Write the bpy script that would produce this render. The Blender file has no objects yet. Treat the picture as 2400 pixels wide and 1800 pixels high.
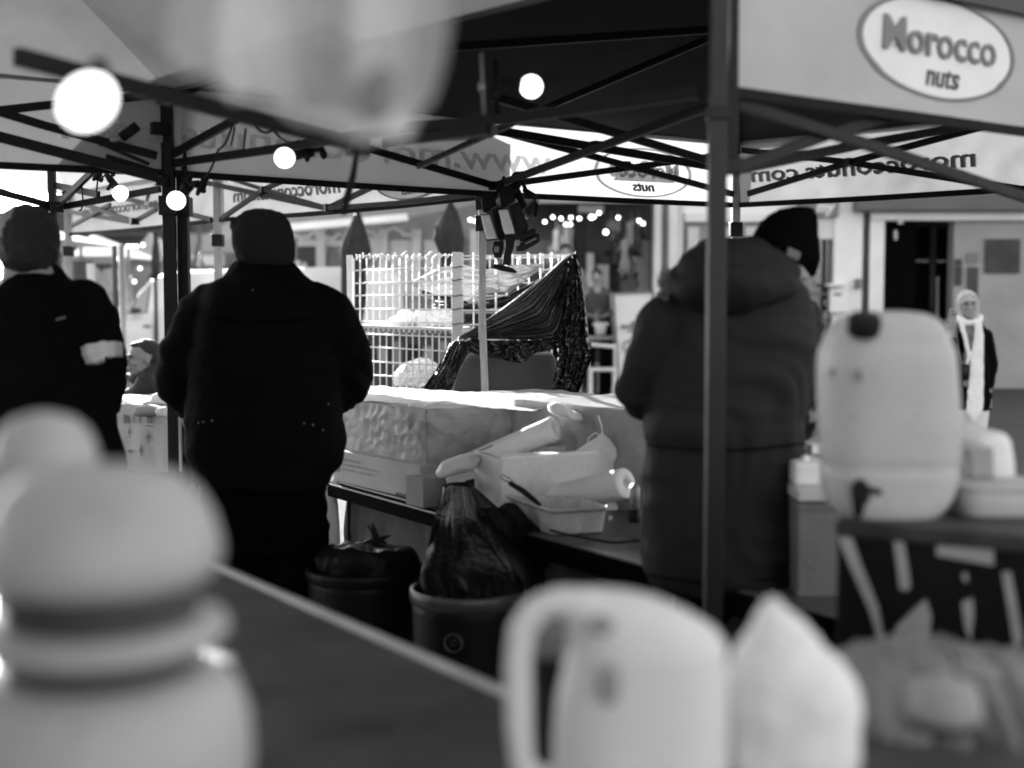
import bpy, math, random
from mathutils import Vector, Matrix, noise
random.seed(7)
V = Vector
scn = bpy.context.scene
COL = scn.collection
# ---------------------------------------------------------------- camera model (metres, camera 1.5 m up, 3.8 deg down)
FP = 3028.0
TH = math.atan(200.0 / FP)
CS, SN = math.cos(TH), math.sin(TH)
CH = 1.5
def W(px, py, Y):
    u = (px - 1200) / FP; v = (900 - py) / FP
    t = Y / (CS + v * SN)
    return V((t * u, Y, CH + t * (v * CS - SN)))
def G(px, py, z):
    u = (px - 1200) / FP; v = (900 - py) / FP
    t = (z - CH) / (v * CS - SN)
    return V((t * u, t * (CS + v * SN), z))
def ONP(px, py, A, B):
    u = (px - 1200) / FP; v = (900 - py) / FP
    k = u / (CS + v * SN)
    dx, dy = B[0] - A[0], B[1] - A[1]
    m = (k * A[1] - A[0]) / (dx - k * dy)
    return W(px, py, A[1] + m * dy)
def PX(p):  # world -> photo pixel (for checking)
    y = p[1] * CS - (p[2] - CH) * SN
    z = p[1] * SN + (p[2] - CH) * CS
    return 1200 + FP * p[0] / y, 900 - FP * z / y
# ---------------------------------------------------------------- materials
MATS = {}
def mat(name, g, rough=0.7, var=0.15, scale=8.0, bump=0.0, bscale=60.0, spec=0.4, transl=0.0, metal=0.0,
        stretch=None, wave=None, coat=0.0, speck=0.0, emit=0.0):
    if name in MATS: return MATS[name]
    m = bpy.data.materials.new(name); m.use_nodes = True
    nt = m.node_tree; N = nt.nodes; L = nt.links
    N.clear()
    out = N.new('ShaderNodeOutputMaterial')
    bs = N.new('ShaderNodeBsdfPrincipled')
    bs.inputs['Roughness'].default_value = rough
    bs.inputs['Specular IOR Level'].default_value = spec
    bs.inputs['Metallic'].default_value = metal
    bs.inputs['Coat Weight'].default_value = coat
    tc = N.new('ShaderNodeTexCoord')
    mp = N.new('ShaderNodeMapping')
    if stretch: mp.inputs['Scale'].default_value = stretch
    L.new(tc.outputs['Object'], mp.inputs['Vector'])
    nz = N.new('ShaderNodeTexNoise'); nz.inputs['Scale'].default_value = scale
    nz.inputs['Detail'].default_value = 6; nz.inputs['Roughness'].default_value = 0.6
    L.new(mp.outputs[0], nz.inputs['Vector'])
    mr = N.new('ShaderNodeMapRange')
    mr.inputs['From Min'].default_value = 0.25; mr.inputs['From Max'].default_value = 0.75
    mr.inputs['To Min'].default_value = g * (1 - var); mr.inputs['To Max'].default_value = g * (1 + var)
    L.new(nz.outputs['Fac'], mr.inputs['Value'])
    val = mr.outputs[0]
    if speck > 0:
        n2 = N.new('ShaderNodeTexNoise'); n2.inputs['Scale'].default_value = scale * 9
        L.new(mp.outputs[0], n2.inputs['Vector'])
        r2 = N.new('ShaderNodeMapRange'); r2.inputs['From Min'].default_value = 0.62; r2.inputs['From Max'].default_value = 0.7
        r2.inputs['To Min'].default_value = 1.0; r2.inputs['To Max'].default_value = 1 - speck
        L.new(n2.outputs['Fac'], r2.inputs['Value'])
        mm = N.new('ShaderNodeMath'); mm.operation = 'MULTIPLY'
        L.new(val, mm.inputs[0]); L.new(r2.outputs[0], mm.inputs[1]); val = mm.outputs[0]
    cc = N.new('ShaderNodeCombineColor')
    for i in range(3): L.new(val, cc.inputs[i])
    L.new(cc.outputs[0], bs.inputs['Base Color'])
    if emit > 0:
        bs.inputs['Emission Color'].default_value = (1, 1, 1, 1)
        bs.inputs['Emission Strength'].default_value = emit
    if bump > 0 or wave:
        bn = N.new('ShaderNodeBump'); bn.inputs['Strength'].default_value = max(bump, 0.3)
        bn.inputs['Distance'].default_value = 0.01
        if wave:
            wv = N.new('ShaderNodeTexWave'); wv.inputs['Scale'].default_value = wave
            wv.inputs['Distortion'].default_value = 1.0
            wv.bands_direction = 'X'
            L.new(tc.outputs['Object'], wv.inputs['Vector'])
            L.new(wv.outputs['Fac'], bn.inputs['Height'])
        else:
            nb = N.new('ShaderNodeTexNoise'); nb.inputs['Scale'].default_value = bscale
            nb.inputs['Detail'].default_value = 4
            L.new(mp.outputs[0], nb.inputs['Vector'])
            L.new(nb.outputs['Fac'], bn.inputs['Height'])
        L.new(bn.outputs[0], bs.inputs['Normal'])
    sh = bs.outputs[0]
    if transl > 0:
        tl = N.new('ShaderNodeBsdfTranslucent'); L.new(cc.outputs[0], tl.inputs['Color'])
        mx = N.new('ShaderNodeMixShader'); mx.inputs[0].default_value = transl
        L.new(sh, mx.inputs[1]); L.new(tl.outputs[0], mx.inputs[2]); sh = mx.outputs[0]
    L.new(sh, out.inputs['Surface'])
    MATS[name] = m
    return m
def glowmat(name, e):
    m = bpy.data.materials.new(name); m.use_nodes = True
    nt = m.node_tree; nt.nodes.clear()
    o = nt.nodes.new('ShaderNodeOutputMaterial'); em = nt.nodes.new('ShaderNodeEmission')
    em.inputs['Color'].default_value = (1, 1, 1, 1); em.inputs['Strength'].default_value = e
    nt.links.new(em.outputs[0], o.inputs[0]); return m
def filmmat(name, g, alpha, rough=0.15):   # see-through plastic film
    m = bpy.data.materials.new(name); m.use_nodes = True
    nt = m.node_tree; nt.nodes.clear(); N = nt.nodes; L = nt.links
    o = N.new('ShaderNodeOutputMaterial'); bs = N.new('ShaderNodeBsdfPrincipled')
    bs.inputs['Base Color'].default_value = (g, g, g, 1); bs.inputs['Roughness'].default_value = rough
    nz = N.new('ShaderNodeTexNoise'); nz.inputs['Scale'].default_value = 14; nz.inputs['Detail'].default_value = 5
    mr = N.new('ShaderNodeMapRange'); mr.inputs['To Min'].default_value = alpha - .3; mr.inputs['To Max'].default_value = alpha + .3
    L.new(nz.outputs['Fac'], mr.inputs['Value'])
    tr = N.new('ShaderNodeBsdfTransparent'); mx = N.new('ShaderNodeMixShader')
    L.new(mr.outputs[0], mx.inputs[0]); L.new(tr.outputs[0], mx.inputs[1]); L.new(bs.outputs[0], mx.inputs[2])
    L.new(mx.outputs[0], o.inputs[0]); return m
M = dict(
    asphalt=mat('asphalt', .05, .9, .35, 3, .6, 120, speck=.3),
    frame=mat('dark_metal', .007, .5, .35, 12, .1, 40, spec=.22),
    alu=mat('grey_metal', .30, .38, .3, 14, .1, 60, spec=.6, metal=.5, stretch=(8, 8, 1)),
    roofblack=mat('black_canvas', .006, .9, .3, 4, .6, 9),
    roofgrey=mat('grey_canvas', .16, .8, .22, 2.5, .6, 9, transl=.25),
    roofpale=mat('pale_canvas', .45, .8, .12, 3, .3, 90, transl=.4),
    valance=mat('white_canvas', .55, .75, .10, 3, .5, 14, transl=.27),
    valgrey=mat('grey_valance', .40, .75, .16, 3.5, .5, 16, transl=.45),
    print_=mat('grey_print', .86, .8, .05, 5, transl=.8), ringgrey=mat('ring_print', .75, .8, .1, 5, transl=.7), printgrey=mat('grey_lettering', .32, .8, .1, 5, transl=.4),
    printdk=mat('dark_print', .09, .8, .1, 5, transl=.3),
    hem=mat('black_hem', .008, .7, .3, 10, spec=.15),
    black=mat('black_plastic', .008, .4, .3, 12, .1, 30, spec=.2),
    rubber=mat('black_rubber', .010, .75, .3, 20, spec=.2),
    bag=mat('black_bag', .008, .22, .25, 8, .12, 22, spec=.6),
    bin=mat('dark_bin', .006, .5, .4, 7, .1, 40, spec=.22),
    binrim=mat('bin_rim', .06, .35, .3, 9, .1, 40, spec=.6),
    jacket=mat('black_jacket', .0035, .9, .4, 6, .4, 260, spec=.05),
    trouser=mat('black_trouser', .003, .95, .4, 6, .4, 260, spec=.03),
    parka=mat('grey_parka', .021, .8, .25, 4, .35, 300, spec=.15),
    knit=mat('dark_knit', .004, .95, .5, 160, .9, 420, spec=.04),
    knitgrey=mat('charcoal_knit', .026, .95, .35, 150, .9, 420, spec=.1),
    skin=mat('skin', .27, .55, .10, 25, .15, 120),
    hair=mat('dark_hair', .012, .6, .4, 90, .5, 200, stretch=(1, 1, 3)),
    fur=mat('pale_fur', .35, .95, .5, 90, 1.0, 200),
    white=mat('white_plastic', .80, .45, .07, 4, .1, 30, transl=.15),
    hdpe=mat('milky_plastic', .60, .42, .10, 5, .15, 18, transl=.3, speck=.12),
    whitepaint=mat('white_paint', .74, .6, .10, 2, .15, 50),
    render=mat('pale_render', .60, .85, .14, 1.5, .3, 80, speck=.1),
    greywall=mat('grey_wall', .30, .85, .2, 1.5, .3, 80),
    midwall=mat('mid_wall', .18, .85, .3, 2.5, .3, 60),
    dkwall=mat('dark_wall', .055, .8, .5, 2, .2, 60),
    paper=mat('white_paper', .80, .8, .08, 6, .2, 40),
    card=mat('white_card', .70, .85, .10, 6, .3, 30, speck=.12),
    cardgrey=mat('brown_card', .30, .85, .15, 6, .3, 40),
    wrap=mat('wrapping_plastic', .37, .45, .12, 4, .2, 12, spec=.4, transl=.15),
    binbag=mat('bin_bag', .008, .45, .4, 8, .2, 30, spec=.09),
    film=mat('white_plastic_sheet', .82, .5, .05, 5, .15, 26, spec=.3, transl=.25),
    grime=mat('grimy_plastic', .50, .5, .35, 14, .2, 50, speck=.45),
    tabletop=mat('worn_tabletop', .07, .35, .45, 9, .25, 40, stretch=(1, 4, 1), speck=.3, spec=.6),
    cloth=mat('grey_cloth', .055, .85, .3, 5, .4, 120),
    cloth2=mat('patterned_cloth', .5, .8, .12, 9, .2, 120),
    foretop=mat('slate_tabletop', .034, .5, .75, 7, .15, 50, spec=.25),
    forerim=mat('pale_rim', .40, .4, .2, 10),
    oil=mat('black_oilcloth', .007, .4, .3, 5, .1, 20, spec=.18),
    stripe=mat('pale_stripe', .30, .6, .25, 12),
    glass=mat('dark_glass', .03, .08, .3, 1.2, 0, spec=.9),
    vanpaint=mat('van_paint', .76, .25, .04, 1, coat=.5, spec=.5),
    wire=mat('white_wire', .80, .4, .06, 20, spec=.5),
    diff=mat('lamp_diffuser', .72, .5, .12, 12),
    bark=mat('bark', .10, .9, .3, 14, .5, 60),
    parasol=mat('parasol_cloth', .035, .9, .35, 6, .3, 100),
    tent=mat('tent_canvas', .36, .8, .10, 2, .2, 60, transl=.12),
    label=mat('ink', .03, .7, .1, 10),
    bulb=glowmat('bulb_glow', .8), fairy=glowmat('fairy_glow', 3.0),
    void=mat('matt_black', .0025, .9, .4, 10, .2, 60, spec=.03), card2=mat('grey_white_card', .40, .85, .12, 6, .3, 30, speck=.1),
    clear=filmmat('clear_film', .85, .45), smear=filmmat('milky_film', .8, .68, .6),
    foliage=mat('foliage', .06, .7, .6, 20, .5, 60),
)
# ---------------------------------------------------------------- scene tree helpers
ORG = {}
def tag(o, label=None, cat=None, group=None, kind=None):
    if label: o['label'] = label
    if cat: o['category'] = cat
    if group: o['group'] = group
    if kind: o['kind'] = kind
    return o
def thing(name, loc, label, cat, group=None):
    o = bpy.data.objects.new(name, None); COL.objects.link(o)
    o.location = loc; o.empty_display_size = .05
    ORG[o] = V(loc); return tag(o, label, cat, group)
class MB:
    def __init__(s): s.v = []; s.f = []
    def add(s, vs, fs):
        b = len(s.v); s.v += [V(x) for x in vs]; s.f += [[b + i for i in f] for f in fs]; return s
    def box(s, c, sx, sy, sz, rz=0, bx=None):
        R = Matrix.Rotation(rz, 3, 'Z') if bx is None else bx
        vs = [V(c) + R @ V((a * sx / 2, b * sy / 2, d * sz / 2)) for a in (-1, 1) for b in (-1, 1) for d in (-1, 1)]
        return s.add(vs, [(0, 1, 3, 2), (4, 6, 7, 5), (0, 4, 5, 1), (2, 3, 7, 6), (0, 2, 6, 4), (1, 5, 7, 3)])
    def bar(s, A, B, w, h, up=V((0, 0, 1))):
        A, B = V(A), V(B); d = (B - A); l = d.length; d.normalize()
        x = d.cross(up)
        if x.length < 1e-3: x = V((1, 0, 0))
        x.normalize(); y = x.cross(d)
        vs = [p + x * (a * w / 2) + y * (b * h / 2) for p in (A, B) for a in (-1, 1) for b in (-1, 1)]
        return s.add(vs, [(0, 2, 3, 1), (4, 5, 7, 6), (0, 1, 5, 4), (2, 6, 7, 3), (0, 4, 6, 2), (1, 3, 7, 5)])
    def rings(s, R, caps=True, closed=False):
        b = len(s.v); n = len(R[0])
        for r in R: s.v += [V(p) for p in r]
        for i in range(len(R) - 1):
            for j in range(n):
                k = (j + 1) % n
                s.f.append([b + i * n + j, b + i * n + k, b + (i + 1) * n + k, b + (i + 1) * n + j])
        if caps:
            s.f.append([b + j for j in reversed(range(n))])
            s.f.append([b + (len(R) - 1) * n + j for j in range(n)])
        return s
    def tube(s, pts, rad, seg=10, ends=True):
        pts = [V(p) for p in pts]
        if not hasattr(rad, '__len__'): rad = [rad] * len(pts)
        R = []; prev = None
        n = len(pts)
        for i, p in enumerate(pts):
            d = (pts[min(i + 1, n - 1)] - pts[max(i - 1, 0)])
            if d.length < 1e-6: d = V((0, 0, 1))
            d.normalize()
            if prev is None:
                x = d.cross(V((0, 0, 1)))
                if x.length < .1: x = d.cross(V((0, 1, 0)))
            else: x = prev - d * prev.dot(d)
            x.normalize(); prev = x; y = d.cross(x)
            def rg(c, r): return [c + x * (r * math.cos(2 * math.pi * j / seg)) + y * (r * math.sin(2 * math.pi * j / seg)) for j in range(seg)]
            if i == 0 and ends:
                R.append(rg(p - d * rad[0] * .8, rad[0] * .35)); R.append(rg(p - d * rad[0] * .45, rad[0] * .8))
            R.append(rg(p, rad[i]))
            if i == n - 1 and ends:
                R.append(rg(p + d * rad[-1] * .45, rad[-1] * .8)); R.append(rg(p + d * rad[-1] * .8, rad[-1] * .35))
        return s.rings(R)
    def cyl(s, A, B, r, r2=None, seg=20):
        return s.tube([A, B], [r, r if r2 is None else r2], seg, ends=False)
    def ell(s, c, r, rot=None, nu=16, nv=10):
        R = []
        if not hasattr(r, '__len__'): r = (r, r, r)
        rot = rot or Matrix.Identity(3)
        for i in range(nv + 1):
            a = math.pi * (i + .02) / (nv + .04) - math.pi / 2
            if i == nv: a = math.pi / 2 - .02
            R.append([V(c) + rot @ V((r[0] * math.cos(a) * math.cos(2 * math.pi * j / nu), r[1] * math.cos(a) * math.sin(2 * math.pi * j / nu), r[2] * math.sin(a))) for j in range(nu)])
        return s.rings(R)
    def lathe(s, prof, c=(0, 0, 0), seg=28, ex=None, ey=None, ez=None, caps=True):
        ex = ex or V((1, 0, 0)); ey = ey or V((0, 1, 0)); ez = ez or V((0, 0, 1))
        return s.rings([[V(c) + ex * (r * math.cos(2 * math.pi * j / seg)) + ey * (r * math.sin(2 * math.pi * j / seg)) + ez * z for j in range(seg)] for r, z in prof], caps)
    def grid(s, nu, nv, f):
        b = len(s.v)
        for i in range(nu + 1):
            for j in range(nv + 1): s.v.append(V(f(i / nu, j / nv)))
        for i in range(nu):
            for j in range(nv):
                a = b + i * (nv + 1) + j
                s.f.append([a, a + nv + 1, a + nv + 2, a + 1])
        return s
    def prism(s, pts, dv):     # polygon (3D pts) extruded by vector dv
        n = len(pts); b = len(s.v); dv = V(dv)
        s.v += [V(p) for p in pts] + [V(p) + dv for p in pts]
        s.f.append([b + i for i in range(n)]); s.f.append([b + n + i for i in reversed(range(n))])
        for i in range(n):
            k = (i + 1) % n
            s.f.append([b + i, b + n + i, b + n + k, b + k])
        return s
    def loftpx(s, rows, Y, thick, seg=28, ex=2.4, yoff=None):   # rows (py, xl, xr): closed loft with that silhouette
        R = []
        for i, (py, xl, xr) in enumerate(rows):
            yo = yoff[i] if yoff else 0
            a, b = W(xl, py, Y + yo), W(xr, py, Y + yo); c = (a + b) / 2; h = (b - a).length / 2
            t = thick[i] if hasattr(thick, '__len__') else thick * h
            r = []
            for j in range(seg):
                q = 2 * math.pi * j / seg; cq, sq = math.cos(q), math.sin(q)
                r.append(c + V((math.copysign(abs(cq) ** (2 / ex), cq) * h, math.copysign(abs(sq) ** (2 / ex), sq) * t, 0)))
            R.append(r)
        return s.rings(R)
    def build(s, name, m, parent=None, smooth=False, bevel=0, label=None, cat=None, group=None, kind=None, loc=None, seg=2, weld=False, keepnorm=False):
        o0 = ORG.get(parent, V((0, 0, 0))) if parent is not None else V(loc or (0, 0, 0))
        me = bpy.data.meshes.new(name)
        me.from_pydata([tuple(p - o0) for p in s.v], [], s.f)
        me.validate()
        import bmesh
        if not keepnorm:
            bm = bmesh.new(); bm.from_mesh(me)
            bmesh.ops.recalc_face_normals(bm, faces=bm.faces); bm.to_mesh(me); bm.free()
        o = bpy.data.objects.new(name, me); COL.objects.link(o)
        if m: me.materials.append(m)
        if parent is not None: o.parent = parent; ORG[o] = o0
        else: o.location = o0; ORG[o] = o0
        if smooth: me.shade_smooth()
        if bevel:
            b = o.modifiers.new('b', 'BEVEL'); b.width = bevel; b.segments = seg; b.limit_method = 'ANGLE'
        return tag(o, label, cat, group, kind)
def bake(o):
    dg = bpy.context.evaluated_depsgraph_get(); dg.update()
    ev = o.evaluated_get(dg)
    me = bpy.data.meshes.new_from_object(ev, depsgraph=dg)
    old = o.data; o.modifiers.clear(); o.data = me; bpy.data.meshes.remove(old); return o
def fuse(mb, name, m, parent=None, voxel=.012, smooth=3, disp=None, **kw):
    """closed shapes of mb melted into one continuous skin"""
    o = mb.build(name, m, parent, **kw)
    r = o.modifiers.new('r', 'REMESH'); r.mode = 'VOXEL'; r.voxel_size = voxel; r.use_smooth_shade = True
    if smooth:
        q = o.modifiers.new('s', 'SMOOTH'); q.iterations = smooth; q.factor = .6
    bake(o)
    if disp: displace(o, disp)
    o.data.shade_smooth()
    return o
def displace(o, f):
    me = o.data; ns = [V(n.vector) for n in me.vertex_normals]
    for i, v in enumerate(me.vertices): v.co = v.co + ns[i] * f(V(v.co))
    me.update()
def fold(p, d, freq, amp, warp=.35, seed=0.0, along=.25):
    """ridged folds running across direction d"""
    d = V(d).normalized(); a = p.dot(d)
    q = p - d * a
    w = noise.noise(V((q.x * 3 + seed, q.y * 3, q.z * 3))) * warp
    s_ = V((a * freq + w * freq * .6 + seed * 7.3, q.length * freq * along, seed))
    n = noise.noise(s_) + .45 * noise.noise(s_ * 2.1)
    return (abs(n) * 2 - .5) * amp
def copy_tree(o, parent=None, **kw):
    c = o.copy(); COL.objects.link(c)
    ORG[c] = ORG.get(o, V())
    if parent is not None: c.parent = parent
    for ch in list(o.children): copy_tree(ch, c)
    return c
# ---------------------------------------------------------------- text
def textgeo(body, shear=0.0, extr=.5, bold=0.0, res=3):
    cu = bpy.data.curves.new('t', 'FONT'); cu.body = body; cu.shear = shear; cu.size = 1; cu.extrude = extr; cu.offset = bold
    cu.resolution_u = res
    o = bpy.data.objects.new('t', cu); COL.objects.link(o)
    dg = bpy.context.evaluated_depsgraph_get(); dg.update()
    me = bpy.data.meshes.new_from_object(o.evaluated_get(dg), depsgraph=dg)
    vs = [V(v.co) for v in me.vertices]; fs = [list(p.vertices) for p in me.polygons]
    bpy.data.objects.remove(o); bpy.data.curves.remove(cu); bpy.data.meshes.remove(me)
    x0 = min(v.x for v in vs); x1 = max(v.x for v in vs)
    return [V(((v.x - x0), v.y, v.z)) for v in vs], fs, x1 - x0
def text_on(mb, body, fn, width, height=None, shear=0, th=.003, bold=.0, res=3):
    """fn(a, b, c) -> world; a along the text in metres, b up, c out of the surface"""
    vs, fs, w = textgeo(body, shear, bold=bold, res=res)
    k = width / w; kh = height / .72 if height else k
    return mb.add([fn(v.x * k, v.y * kh, v.z * 2 * th) for v in vs], fs)
def planefn(O, ex, ey, en):
    return lambda a, b, c: V(O) + V(ex) * a + V(ey) * b + V(en) * c
SUN_E, SKY_S, EXPO, DENO = 5.0, .14, 2.1, True
# ================================================================ GAZEBOS
HZ, EZ = 1.99, 2.31
P1, P6, P7, P8 = G(395, 403, HZ), G(1725, 479, HZ), G(1683, 207, HZ), G(3123, 385, HZ)
P3, P4, P5 = G(1130, 460, HZ), G(510, 514, HZ), G(160, 548, HZ)
sd = P6 - P1
DL, DN = P1 - sd, P7 - sd
def up(p, z): return V((p[0], p[1], z))
def valfn(A, B, seed):
    A, B = V(A), V(B); d = up(B - A, 0); L = d.length; d.normalize(); n = V((d.y, -d.x, 0))
    if n.dot(-A) < 0: n = -n          # towards the camera
    def f(s, z, c=0.0):
        w = .010 * noise.noise(V((s * 2.2, z * 3, seed))) + .0035 * noise.noise(V((s * 9, z * 14, seed)))
        w += .012 * math.sin(s * 2.1 + seed) * (z - HZ) / .3
        sag = .012 * math.sin(math.pi * max(0, min(1, s / L))) * (1 if z < 2.1 else .4)
        return V((A.x, A.y, z - sag)) + d * s + n * (w + c)
    return f, L
def valance(root, A, B, seed, m, prints=(), hem=.026):
    f, L = valfn(A, B, seed)
    v = MB().grid(90, 12, lambda a, b: f(a * L, HZ + b * (EZ - HZ))).build('valance', m, root, True)
    h = MB()
    h.rings([[f(a * L, HZ - .004 + dz, dc) for dz, dc in ((-hem * .5, -.006), (-hem * .5, .006), (hem * .5, .006), (hem * .5, -.006))] for a in [i / 40 for i in range(41)]])
    h.build('hem', M['hem'], v)
    for kind, s0, z0, w, h_, dr in prints:
        pb = MB()
        fn = lambda a, b, c, s0=s0, z0=z0, dr=dr: f(s0 + dr * a, z0 + b, c)
        if kind == 'oval':
            a0, b0 = w / 2, h_ / 2
            oc, orr = lambda q, k, c: fn(a0 * k * math.cos(q), b0 * k * math.sin(q), c), None
            n = 72; outside = dr > 0
            for k1, k2 in ((.94, 1.0),):
                ring = [[oc(2 * math.pi * i / n, k, c) for k, c in ((k1, -.004), (k2, -.004), (k2, .004), (k1, .004))] for i in range(n + 1)]
                pb.rings(ring, caps=False)
            pb.build('oval_ring', M['printgrey'] if outside else M['ringgrey'], v)
            if outside:
             fl = MB(); pts = [oc(2 * math.pi * i / n, .935, .0032) for i in range(n)]
             fl.add([fn(0, 0, .0032)] + pts, [(0, 1 + i, 1 + (i + 1) % n) for i in range(n)])
             fl.build('oval_ground', M['whitepaint'], v)
            # soft pale hills behind the name
            hl = MB()
            prof = [(-.62, -.32), (-.5, -.05), (-.3, .1), (-.12, .42), (.02, .5), (.16, .3), (.34, .34), (.5, .02), (.62, -.3)]
            for c in (.0042,):
                def hp(u, v_, c=c):
                    x = -.62 + 1.24 * u; y = -.32
                    for (xa, ya), (xb_, yb_) in zip(prof[:-1], prof[1:]):
                        if xa <= x <= xb_: y = ya + (yb_ - ya) * (x - xa) / (xb_ - xa)
                    return fn(a0 * x, b0 * (-.36 + (y + .36) * v_), c)
                hl.grid(40, 8, hp)
            if not outside: hl.build('oval_emblem', MATS.get('pale_print') or mat('pale_print', .44, .8, .1, 5, transl=.5), v)
            t1 = MB(); fn2 = lambda a, b, c: fn(a - w * .36, b - h_ * .10, c * 2.2 + (.004 if outside else 0))
            text_on(t1, 'Morocco', fn2, w * .72, h_ * .34, .1, th=.003, bold=.012)
            t1.build('oval_name', M['printgrey'] if outside else M['ringgrey'], v)
            t2 = MB(); fn3 = lambda a, b, c: fn(a - w * .10, b - h_ * .37, c * 1.9)
            text_on(t2, 'nuts', fn3, w * .22, h_ * .20, .25, th=.003, bold=.012)
            t2.build('oval_word', M['printdk'], v)
        else:
            text_on(pb, kind, (lambda a, b, c, fn=fn: fn(a, b, .0025)) if m is M['valance'] else fn, w, h_, .08, th=.0025 if m is not M['valance'] else 0, bold=.014)
            pb.build('lettering', M['print_'] if m is M['valance'] else M['printgrey'], v)
    return v
def roof(root, C, m, peak=.72, eave=EZ, over=.015):
    C = [V(c) for c in C]; ctr = sum(C, V()) / len(C); top = up(ctr, eave + peak)
    mb = MB()
    for i in range(len(C)):
        A, B = up(C[i], eave - .014), up(C[(i + 1) % len(C)], eave - .014)
        A = A + (A - up(ctr, A.z)) * over; B = B + (B - up(ctr, B.z)) * over
        def f(a, b, A=A, B=B):
            e = A.lerp(B, a); p = e.lerp(top, b)
            sg = -.05 * math.sin(math.pi * b) * (1 - .3 * math.sin(math.pi * a)) + .012 * noise.noise(p * 3.1) * math.sin(math.pi * min(1, b * 1.02))
            return p + V((0, 0, sg))
        mb.grid(22, 14, f)
    return mb.build('roof', m, root, True)
def leg(root, p, w=.036, z=EZ, m=None, lean=V((0, 0, 0)), plain=False):
    mb = MB()
    base = up(p, 0) + lean
    mb.bar(base, up(p, 1.42), w, w, V((0, 1, 0))); 
    kk = 1.02 if plain else 1.25
    mb.bar(up(p, 1.30) , up(p, z), w * kk, w * kk, V((0, 1, 0)))
    mb.box(base + V((0, 0, .006)), .09, .09, .012)
    o = mb.build('leg', m or M['frame'], root, bevel=.003)
    if plain:
        if z > 2: MB().box(up(p, 1.93), w * 1.25, w * 1.25, .03).build('corner_bracket', M['black'], o, bevel=.004); return o
    MB().box(up(p, z - .03), w * 1.9, w * 1.9, .07).build('corner_bracket', M['black'], o, bevel=.004); s = MB().box(up(p, 1.86), w * 1.9, w * 1.9, .075)
    s.build('slider_bracket', M['black'], o, bevel=.004)
    return o
def brace(root, A, B, w=.018, h=.030, m=None):
    o = MB().bar(A, B, w, h).build('brace', m or M['frame'], root, bevel=.002)
    return o
def joint(root, p, r=.022):
    return MB().box(p, r * 2.2, r * 1.6, r * 1.8, .6).build('joint', M['black'], root, bevel=.003)

def on(A, B, m=0.0):
    return lambda x, y: ONP(x, y, A, B)
# ---- gazebo A: black roofed stall in the middle
gA = thing('gazebo', up((P1 + P6 + P7 + P8) / 4, 0), 'black roofed gazebo over the packing table and the parka man, white valance with oval logo', 'gazebo', 'market gazebos')
roof(gA, [P1, P6, P8, P7], M['roofblack'])
LFS = up(P6 - P1, 0).length
def s_on(px, py, A, B): return (up(ONP(px, py, A, B), 0) - up(A, 0)).length
s290 = s_on(1292, 400, P1, P6)
valance(gA, P1, P6, 1.0, M['valance'], [
    ('oval', s_on(1510, 405, P1, P6), ONP(1510, 405, P1, P6).z + .005, .62, .235, -1),
    ('www.morocconuts.com', s290, ONP(1292, 398, P1, P6).z - .01, 2.25, .105, -1)])
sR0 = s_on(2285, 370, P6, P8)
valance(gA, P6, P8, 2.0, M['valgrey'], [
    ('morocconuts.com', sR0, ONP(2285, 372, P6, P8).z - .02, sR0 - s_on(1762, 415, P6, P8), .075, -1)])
valance(gA, P7, P8, 3.0, M['valance'], [
    ('oval', s_on(2205, 120, P7, P8), ONP(2205, 108, P7, P8).z, .66, .27, 1)])
leg(gA, P1, .036); leg(gA, P6, .034, m=M['alu']); leg(gA, P7, .041, m=mat('scuffed_metal', .020, .5, .4, 20, .1, 40, spec=.3, stretch=(6, 6, 1)), plain=True); leg(gA, P8)
for c_ in (P1, P6, P7, P8): MB().bar(up(c_, EZ - .03), up((P1 + P6 + P7 + P8) / 4, EZ + .62), .022, .034).build('roof_arm', M['frame'], gA, bevel=.002)
MB().bar(up((P1 + P6 + P7 + P8) / 4, EZ + .70), up((P1 + P6 + P7 + P8) / 4, EZ + .1), .045, .045, V((0, 1, 0))).build('centre_pole', M['frame'], gA, bevel=.004)
for a_, b_ in ((P1, P6), (P6, P8), (P8, P7), (P7, P1)): MB().bar(up((a_ + b_) / 2, EZ - .05), up((P1 + P6 + P7 + P8) / 4, EZ + .2), .018, .028).build('roof_strut', M['frame'], gA, bevel=.002)
FS, RS, NS, LS = on(P1, P6), on(P6, P8), on(P7, P8), on(P1, P7)
def seq(root, fn, pts, off=0.0, **kw):
    q = [fn(*p) for p in pts]
    o = V((0, -off, 0))
    for a, b in zip(q[:-1], q[1:]): brace(root, a + o, b + o, **kw)
seq(gA, FS, [(1160, 437), (1640, 372), (1725, 352)], .03)
seq(gA, FS, [(1150, 303), (1208, 321), (1715, 457)], .05)
seq(gA, FS, [(1160, 437), (830, 340), (405, 225)], .03)
joint(gA, FS(1160, 437) - V((0, .03, 0))); joint(gA, FS(1466, 388) - V((0, .04, 0)), .018)
# roof struts from the far centre towards the near corner
brace(gA, FS(1165, 436) - V((0, .05, 0)), W(1688, 240, 3.9), .018, .030)
brace(gA, W(1141, 302, 5.2), W(1712, 398, 5.9), .02, .034)
brace(gA, W(1154, 226, 4.3), W(1712, 392, 5.3), .018, .03)
brace(gA, W(980, 390, 4.9), W(1200, 290, 4.2), .014, .02)
joint(gA, W(1400, 343, 5.0)); joint(gA, W(1335, 270, 4.6))
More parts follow.
